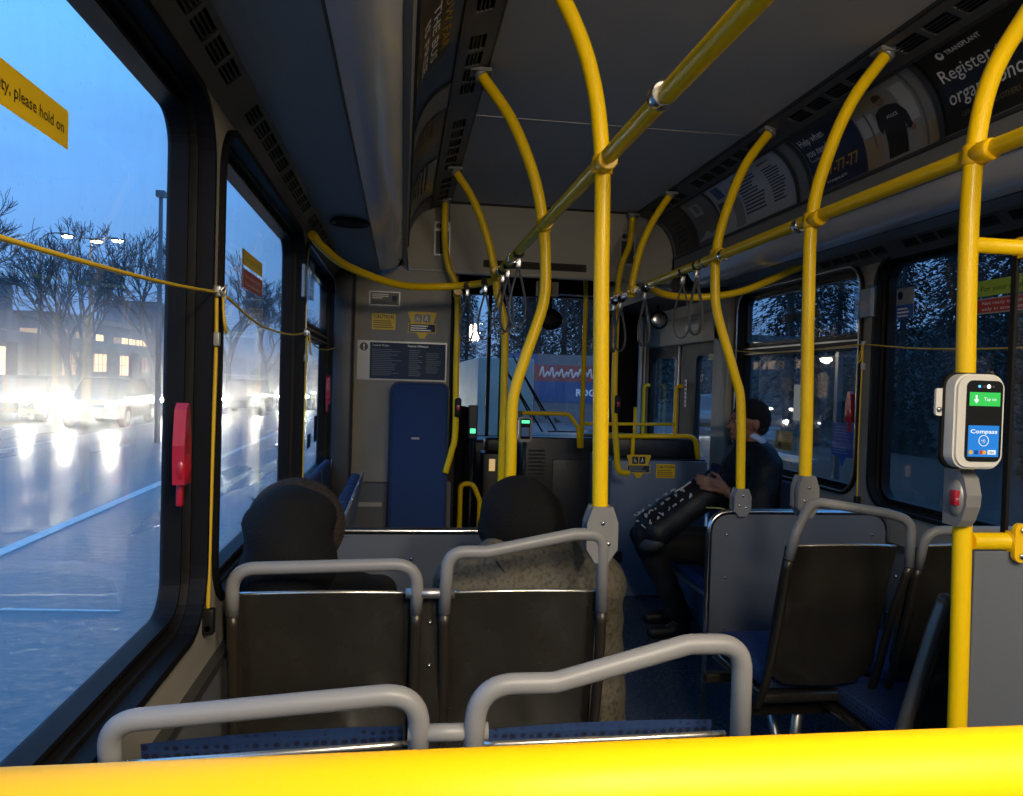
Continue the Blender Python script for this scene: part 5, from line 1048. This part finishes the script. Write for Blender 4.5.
mb = MB(); mb.box(-16, -40, GZ-.1, 3.4, 160, GZ, ROAD); o = struct(mb, 'road_surface')
mb = MB(); mb.box(-140, -60, GZ-.12, 140, 260, GZ-.06, GRASS); struct(mb, 'ground')
mb = MB(); mb.box(-24, -40, GZ-.1, -16, 160, GZ+.13, PAVE); struct(mb, 'pavement_left')
mb = MB(); mb.box(3.4, -40, GZ-.1, 12.5, 24, GZ+.10, PAVE); struct(mb, 'pavement_right')
mb = MB(); mb.box(3.4, 24, GZ-.1, 17, 34, GZ+.01, ROAD); struct(mb, 'road_surface')
mb = MB(); rnd = random.Random(4); prof = [(16.5, GZ), (19, .6), (22, 2.2), (26, 4.2), (34, 6.0), (60, 7.0)]
vs = [(x+rnd.uniform(-.4, .4), y, z+rnd.uniform(-.15, .15)) for y in range(-40, 101, 4) for x, z in prof]; n = len(prof)
fs = [(j*n+i, j*n+i+1, (j+1)*n+i+1, (j+1)*n+i) for j in range(35) for i in range(n-1)]; mb.add(vs, fs, GRASS, True); struct(mb, 'sky_block_bank_right')  # bank added behind the conifers to cut down the sky
mb = MB(); mb.box(-4.58, -10, GZ, -4.44, 70, GZ+.006, LINE); tag(mb.build('road_line'), 'long straight white lane line along the road on the left', 'road marking')
mb = MB(); pts = [(-5.2, 5.55), (-4.4, 5.85), (-3.6, 6.0), (-2.8, 5.93)]
mb.plate([(a, b) for a, b in pts]+[(a, b+.035) for a, b in pts[::-1]], [], GZ, GZ+.006, lambda u, v, h: (u, v, h), LINE); tag(mb.build('road_line'), 'thin short curved white line on the near road surface', 'road marking')
mb = MB(); mb.box(-9.1, 4, GZ, -9.0, 60, GZ+.006, LINE); tag(mb.build('road_line'), 'faint second white lane line farther across the road', 'road marking')
# long low station building with canopy, columns and lit windows
bd = thing('station_building', (-24, 40, GZ), 'long low building with lit windows, columns and a flat canopy across the road', 'building')
mb = MB(); mb.box(-31, 8, GZ, -25.0, 110, 3.4, DKWALL); mb.build('wall', bd)
mb = MB(); mb.box(-31.5, 7, 2.95, -22.4, 111, 3.35, ROOFM); mb.box(-22.5, 7, 2.75, -22.3, 111, 3.4, CONC); mb.build('canopy', bd)
rnd = random.Random(2)
for k in range(18):
    y = 12+k*5.2
    mb = MB(); mb.box(-23.2, y-.35, GZ+.13, -22.6, y+.35, 2.95, CONC); mb.build('column', bd)
    if k % 5 != 3:
        mb = MB(); m = LIT if k % 3 else LITD
        mb.box(-25.0, y+.8, .9 if k % 2 else 1.2, -24.95, y+4.2, 2.6, m)
        for q in range(3): mb.box(-24.95, y+1.6+q*.85, .9, -24.92, y+1.66+q*.85, 2.6, DKWALL)
        mb.box(-24.95, y+.8, 1.75, -24.92, y+4.2, 1.8, DKWALL); mb.build('window', bd)
    if k % 4 != 1:
        mb = MB(); mb.box(-25.0, y+1.2, GZ+.13, -24.96, y+2.6, .7, LITD); mb.box(-24.97, y+1.85, GZ+.13, -24.94, y+1.92, .7, DKWALL); mb.build('shop_front', bd)
def block(x0, x1, y0, y1, h, label, rows, m, seed, lit=.6, name='office_building'):
    r = thing(name, ((x0+x1)/2, (y0+y1)/2, GZ), label, 'building'); mb = MB(); mb.box(x0, y0, GZ, x1, y1, h, m); mb.box(x0-.3, y0-.3, h, x1+.3, y1+.3, h+.4, ROOFM); mb.build('wall', r); rn = random.Random(seed)
    n = 0
    for i in range(rows):
        z = h-1.2-i*2.6; y = y0+1.0
        while y < y1-2.4 and n < 90:
            if rn.random() < lit:
                mb = MB(); mb.box(x1, y, z-1.1, x1+.05, y+1.9, z, LIT if rn.random() < .7 else LITD); mb.box(x1+.05, y+.9, z-1.1, x1+.08, y+1.0, z, DKWALL); mb.build('window', r); n += 1
            y += 2.5
    z = h-1.2; x = x0+1.0
    while x < x1-2.2:
        if rn.random() < lit: mb = MB(); mb.box(x, y0-.05, z-1.1, x+1.8, y0, z, LITD); mb.build('window', r)
        x += 2.5
    return r
block(-44, -33, 36, 70, 8.2, 'taller building with warm lit windows behind the station roof at the left edge', 3, CONC, 3, .75)
block(-42, -32.5, 78, 104, 6.2, 'lit building with a bright upper storey behind the bare trees', 2, CONC, 5, .9)
block(-46, -38, 126, 136, 11.5, 'dark blue tower block far behind, near the window frame', 2, mat('blue_tower', (.05, .09, .17), .5), 7, .0, 'tower_block')
# bare trees
def branch_tree(seed, h=6.5, spread=.62):
    rn = random.Random(seed); mb = MB()
    def grow(p, d, L, r, lv):
        q = p+d*L*.5+Vector((rn.gauss(0, .05), rn.gauss(0, .05), 0))*L; e = q+(d+Vector((rn.gauss(0, .15), rn.gauss(0, .15), .05))).normalized()*L*.5
        mb.tube([p, q, e], [r, r*.85, r*.68], BARK, 5 if lv < 2 else 3, caps=False)
        if lv >= 6: return
        for k in range(3 if lv > 0 else 4):
            a = rn.uniform(0, 2*math.pi); t = spread*rn.uniform(.6, 1.2); o1 = d.orthogonal().normalized(); o2 = d.cross(o1)
            nd = (d*math.cos(t)+(o1*math.cos(a)+o2*math.sin(a))*math.sin(t)+Vector((0, 0, .12))).normalized(); grow(e if k else q.lerp(e, .6), nd, L*rn.uniform(.62, .82), max(.012, r*.6), lv+1)
    grow(Vector((0, 0, 0)), Vector((0, 0, 1)), h*.30, h*.022, 0); return mb
tb = [branch_tree(21), branch_tree(33, 7.0, .5)]
def place_tree(i, x, y, z, s, rz, label, group='bare street trees', src={}):
    if i not in src:
        r = thing('bare_tree', (0, 0, 0), 'x', 'tree', group); tb[i].build('branches', r); src[i] = r; c = r
    else: c = copy_tree(src[i])
    c.location = (x, y, z); c.rotation_euler = (0, 0, rz); c.scale = (s, s, s); c['label'] = label
place_tree(0, -13.6, 32, GZ, 1.15, 0, 'bare tree in the middle of the large left window, in front of the lit building')
place_tree(1, -15.3, 26, GZ, 1.05, 1.0, 'bare tree at the left edge of the large left window')
place_tree(0, -18, 45, GZ, 1.25, 2.1, 'bare tree behind the middle one, farther down the road')
place_tree(1, -8.6, 36, GZ, 1.0, 3.0, 'tall bare tree in the second left window')
place_tree(0, -9.2, 50, GZ, 1.15, 4.2, 'bare tree behind the tall one in the second left window')
place_tree(1, -12.5, 40, GZ, 1.2, 5.2, 'bare tree near the post at the right of the large left window')
# dense far foliage / conifers
LEAFD = mat('dark_needles', (.006, .009, .007), 1.0, spec=.05); LEAFM = mat('dark_bush_leaf', (.012, .016, .012), 1.0, spec=.05)
def conifer(seed, h=11):
    rn = random.Random(seed); mb = MB(); mb.tube([(0, 0, 0), (0, 0, h)], [.2, .03], BARK, 7); mf = MB()
    for k in range(6500):
        t = rn.random()**.8; z = h*(.12+.88*t); R = (1-t)*h*.20+.25; a = rn.uniform(0, 6.283); rad = R*rn.uniform(.15, 1)
        c = Vector((math.cos(a)*rad, math.sin(a)*rad, z-rad*.35)); o = Vector((math.cos(a), math.sin(a), -.35)); s = Vector((-math.sin(a), math.cos(a), rn.gauss(0, .3))); w = rn.uniform(.06, .17)
        mf.add([c-s*w*.4, c+o*w*1.6, c+s*w*.4, c-o*w*.4+Vector((0, 0, w*.4))], [(0, 1, 2, 3)], LEAFD)
    return mb, mf
def bush(seed, r=1.6):
    rn = random.Random(seed); mf = MB()
    for k in range(1400):
        d = Vector((rn.gauss(0, 1), rn.gauss(0, 1), rn.gauss(0, 1))).normalized()*rn.uniform(.5, 1)*r; d.z = abs(d.z)*.9; w = rn.uniform(.05, .14)
        o = Vector((rn.gauss(0, 1), rn.gauss(0, 1), rn.gauss(0, 1))).normalized(); s = o.orthogonal().normalized(); mf.add([d-s*w, d+o*w*1.4, d+s*w, d-o*w], [(0, 1, 2, 3)], LEAFM)
    return mf
cs = {}
def place_con(i, x, y, s, rz, label):
    if i not in cs:
        r = thing('conifer_tree', (0, 0, 0), 'x', 'tree', 'dark conifers beside the road'); a, b = conifer(50+i); a.build('trunk', r); b.build('needles', r); cs[i] = r; c = r
    else: c = copy_tree(cs[i])
    c.location = (x, y, GZ); c.rotation_euler = (0, 0, rz); c.scale = (s, s, s); c['label'] = label
con_t = [(14.5, 10.0), (15.5, 14.8), (14.3, 19.5), (16.0, 24.5), (14.5, 29.5), (19.5, 17), (20, 27), (15, 5.2), (12.5, 40.0), (10.5, 47.0), (16.5, 52), (6.5, 46), (2.6, 52), (9, 60), (4.5, 66), (-.5, 76), (-4.5, 88), (19.5, 8), (17.0, 12.5), (17.5, 21.5), (13.2, 35.5), (17.2, 33.0), (22, 12), (22.5, 24), (16.6, 7.6), (6.0, 39.5), (4.6, 43.0), (8.2, 43.5), (1.2, 60), (13.5, 44), (16, 40), (-2.2, 66), (20.5, 36), (7.6, 36.6)]
wh = ['nearest', 'second', 'third', 'fourth', 'fifth', 'sixth', 'seventh', 'eighth', 'ninth', 'tenth', 'eleventh', 'twelfth', 'thirteenth', 'fourteenth', 'fifteenth', 'sixteenth', 'seventeenth', 'eighteenth']
for k, (x, y) in enumerate(con_t):
    lb = 'dark conifer seen through the big right window' if y < 14 else 'dark conifer seen through the split right window' if y < 34 else 'dark conifer beyond the windshield, ahead of the bus'
    place_con(k % 3, x, y, .8+.35*((k*37) % 10)/10, k*1.3, lb+', one of a dense stand')
bs_ = None
for k, (x, y, s, lb) in enumerate(((4.4, 35.6, 1.9, 'low dark leafy bush hanging over the red and blue wall ahead'), (-10.5, 70, 2.4, 'dark rounded tree crown low in the second left window'), (13.0, 13.0, 1.2, 'dark bush below the conifers in the big right window'), (13.0, 22, 1.3, 'dark bush below the conifers in the split right window'), (13.1, 8.0, 1.1, 'nearest dark bush on the right verge'))):
    if bs_ is None: bs_ = thing('leafy_bush', (0, 0, 0), 'x', 'bush', 'dark bushes'); bush(3).build('leaves', bs_); c = bs_
    else: c = copy_tree(bs_)
    c.location = (x, y, GZ); c.scale = (s, s, s); c['label'] = lb
# cars
CARP = mat('dark_car_paint', (.03, .035, .045), .2, coat=1); CARG = mat('car_glass', (.01, .012, .015), .05); TYRE = mat('tyre', (.01, .01, .01), .8)
HL = emis('headlight', (1.0, .90, .70), 850)
def make_car():
    r = thing('car', (0, 0, 0), 'x', 'car', 'oncoming cars with headlights on'); f = lambda u, v, h: (h, u, v)
    mb = MB(); mb.plate([(-2.2, .30), (-2.25, .62), (-2.1, .80), (-1.35, .90), (1.7, .95), (2.15, .88), (2.25, .5), (2.15, .28)][::-1], [], -.85, .85, f, CARP); mb.build('car_body', r)
    mb = MB(); mb.plate([(-1.35, .90), (-.55, 1.42), (.9, 1.45), (1.75, .95)][::-1], [], -.72, .72, f, CARG); mb.plate([(-.6, 1.40), (.95, 1.43), (.9, 1.48), (-.5, 1.47)], [], -.70, .70, f, CARP); mb.build('cabin', r)
    for sx in (-1, 1):
        for y in (-1.4, 1.4): mb = MB(); mb.tube([(sx*.66, y, .32), (sx*.87, y, .32)], .32, TYRE, 20); mb.tube([(sx*.87, y, .32), (sx*.88, y, .32)], .18, ALU, 16); mb.build('wheel', r)
        mb = MB(); mb.ball((sx*.62, -2.2, .64), (.15, .06, .085), HL, 12, 8); mb.build('headlight', r)
    mb = MB(); mb.box(-.4, -2.27, .36, .4, -2.2, .5, BLACK); mb.build('grille', r)
    return r
car0 = make_car()
for k, (x, y, rz, lb) in enumerate(((-10.0, 26.5, .05, 'oncoming car with blazing headlights in the middle of the large left window'), (-9.15, 33, .05, 'oncoming car with blazing headlights beside the left window frame'),
        (-7.6, 36, .05, 'oncoming car with headlights on in the second left window'), (-6.4, 43, .05, 'farther oncoming car with headlights on in the second left window'), (-5.3, 52, .03, 'oncoming car farthest along the road, seen in the far left window'), (10.8, 28.6, -.35, 'car with bright headlights seen through the front door glass'), (-13.2, 28.5, .05, 'oncoming car partly beyond the brightest headlights on the left'))):
    c = car0 if k == 0 else copy_tree(car0)
    c.location = (x, y, GZ); c.rotation_euler = (0, 0, rz); c['label'] = lb
# street lamps
LMP = emis('street_lamp_glow', (1, .72, .38), 40)
sl0 = None
for k, (x, y, s, lb) in enumerate(((-18.0, 50, 1.0, 'brightest street lamp above the left road'), (-19.4, 50.6, 1.0, 'street lamp just left of the brightest one'), (-20.5, 49.2, 1.0, 'third street lamp, leftmost of the three glowing ones'))):
    if sl0 is None:
        sl0 = thing('street_lamp', (0, 0, 0), 'x', 'street lamp', 'street lamps'); mb = MB(); mb.tube([(-1.5, 0, 0), (-1.5, 0, 9.3)], [.10, .06], CONC, 8); mb.tube(smooth([(-1.5, 0, 9.2), (-1.0, 0, 9.6), (0, 0, 9.65)], 5), .04, CONC, 6); mb.build('lamp_post', sl0)
        mb = MB(); mb.box(-.35, -.15, 9.5, .35, .15, 9.6, DKWALL, .03); mb.build('lamp_head', sl0); mb = MB(); mb.ball((0, 0, 9.48), (.34, .18, .10), LMP, 12, 8); mb.build('lamp_lens', sl0); c = sl0
    else: c = copy_tree(sl0)
    c.location = (x, y, GZ); c['label'] = lb
mb = MB(); mb.tube([(-6.7, 20, GZ), (-6.72, 20, 5.65)], [.075, .045], CONC, 10); mb.box(-6.82, 19.9, 5.6, -6.62, 20.1, 5.75, CONC); single(mb, 'utility_pole', 'slim dark pole standing against the sky beside the window frame', 'pole')
# ahead: long wall with red and blue bands
fv = thing('advert_hoarding', (4.6, 33, GZ), 'long hoarding with a red band over a blue band straight ahead of the bus', 'hoarding'); f = planeY(33)
RB = mat('hoarding_red', (.22, .035, .03), .5); BB = mat('hoarding_blue', (.012, .05, .17), .5)
mb = MB(); mb.box(3.6, 33, GZ, 9.5, 33.3, 2.6, CONC); mb.build('wall', fv)
mb = MB(); mb.plate(rect(3.6, 1.45, 9.5, 2.15), [], 0, .02, f, RB); rnd = random.Random(8)
for q in range(9):
    u = 5.0+q*.42; mb.tube([(a, 32.97, b) for a, _, b in smooth([(u, 0, 1.65+rnd.random()*.1), (u+.12, 0, 1.95+rnd.random()*.12), (u+.2, 0, 1.62), (u+.34, 0, 1.85), (u+.42, 0, 1.66)], 5)], .04, mat('hoarding_white', (.6, .5, .45), .5), 6)
mb.build('red_band', fv)
mb = MB(); mb.plate(rect(3.6, .55, 9.5, 1.45), [], 0, .02, f, BB); mb.text('RDG', 6.6, .85, .42, .025, f, WHITE, .03); mb.plate([(8.2, .9), (8.45, 1.2), (8.7, .9), (8.6, .9), (8.45, 1.08), (8.3, .9)], [], .02, .03, f, WHITE); mb.build('blue_band', fv)
mb = MB(); mb.plate(rect(3.6, 2.15, 4.9, 2.6), [], 0, .02, f, BB); mb.build('blue_panel', fv)
tr = thing('white_truck', (1.2, 17, GZ), 'pale box truck standing ahead, seen past the hanging straps', 'truck'); f = planeY(15)
WT = mat('truck_white', (.27, .25, .21), .5, noise=.3, nscale=2)
mb = MB(); mb.box(.62, 15, .1, 1.72, 20, 1.85, WT, .03); mb.build('cargo_box', tr)
mb = MB(); mb.box(.65, 14.95, -.1, 1.7, 15.1, .1, TRIMDK); mb.build('bumper', tr)
for x in (.68, 1.38): mb = MB(); mb.tube([(x, 15.9, -.05), (x+.25, 15.9, -.05)], .30, TYRE, 18); mb.build('wheel', tr)
for x in (.72, 1.6): mb = MB(); mb.box(x-.05, 14.93, .12, x+.05, 14.95, .22, emis('tail_lamp', (1, .75, .5), 2)); mb.build('tail_lamp', tr)
bl = thing('bus_shelter', (6.4, 14.3, GZ), 'lit glass bus shelter seen through the split right window', 'shelter')
LT = emis('shelter_lamp', (1, .86, .66), 6)
mb = MB()
for x, y in ((5.2, 13.0), (6.9, 13.0), (5.2, 16.6), (6.9, 16.6)): mb.box(x-.05, y-.05, GZ+.13, x+.05, y+.05, 2.2, TRIMDK)
mb.build('post', bl)['kind'] = 'stuff'
mb = MB(); mb.box(5.0, 12.7, 2.2, 7.1, 16.9, 2.32, TRIMDK); mb.build('roof', bl)
mb = MB(); mb.box(6.85, 13, .1, 6.88, 16.6, 2.0, GLASS_C); mb.build('glass_wall', bl)
for y in (13.5, 14.8, 16.1): mb = MB(); mb.box(5.9, y-.2, 2.14, 6.2, y+.2, 2.2, LT); mb.build('lamp', bl)
mb = MB(); mb.box(6.4, 13.4, .05, 6.8, 16.2, .12, ALU); mb.build('bench', bl)
mb = MB(); mb.box(6.80, 14.0, .8, 6.84, 14.4, 1.5, emis('lit_panel', (.9, .85, .75), .25)); mb.build('poster_panel', bl)
def fill_point(name, loc, e, col, r=.1):
    l = bpy.data.lights.new(name, 'POINT'); l.energy = e; l.color = col; l.shadow_soft_size = r; o = bpy.data.objects.new(name, l); o.location = loc; COL.objects.link(o); return o
fill_point('shelter_light', (6.05, 14.8, 2.05), 60, (1, .86, .66))
fill_point('street_light', (-18.0, 50, 8.9), 900, (1, .72, .38), .3)
fill_point('front_fill_light', (6.5, 24, 6.5), 700, (1, .86, .68), .3)  # unseen fill light ahead of the bus, with no lamp post

# haze volume added over the oncoming lanes to spread the headlight glare
def haze():
    m = bpy.data.materials.new('glare_haze'); m.use_nodes = True; t = m.node_tree; t.nodes.clear()
    v = N(t, 'ShaderNodeVolumeScatter'); v.inputs['Color'].default_value = (.95, .97, 1, 1); v.inputs['Density'].default_value = .028; v.inputs['Anisotropy'].default_value = .86
    o = N(t, 'ShaderNodeOutputMaterial'); t.links.new(v.outputs[0], o.inputs['Volume']); return m
mb = MB(); mb.box(-14.5, 12, GZ+.02, -3.5, 60, 2.6, haze()); tag(mb.build('glare_haze'), 'thin added haze over the oncoming lanes that spreads the headlight glare', 'glare haze', kind='stuff')
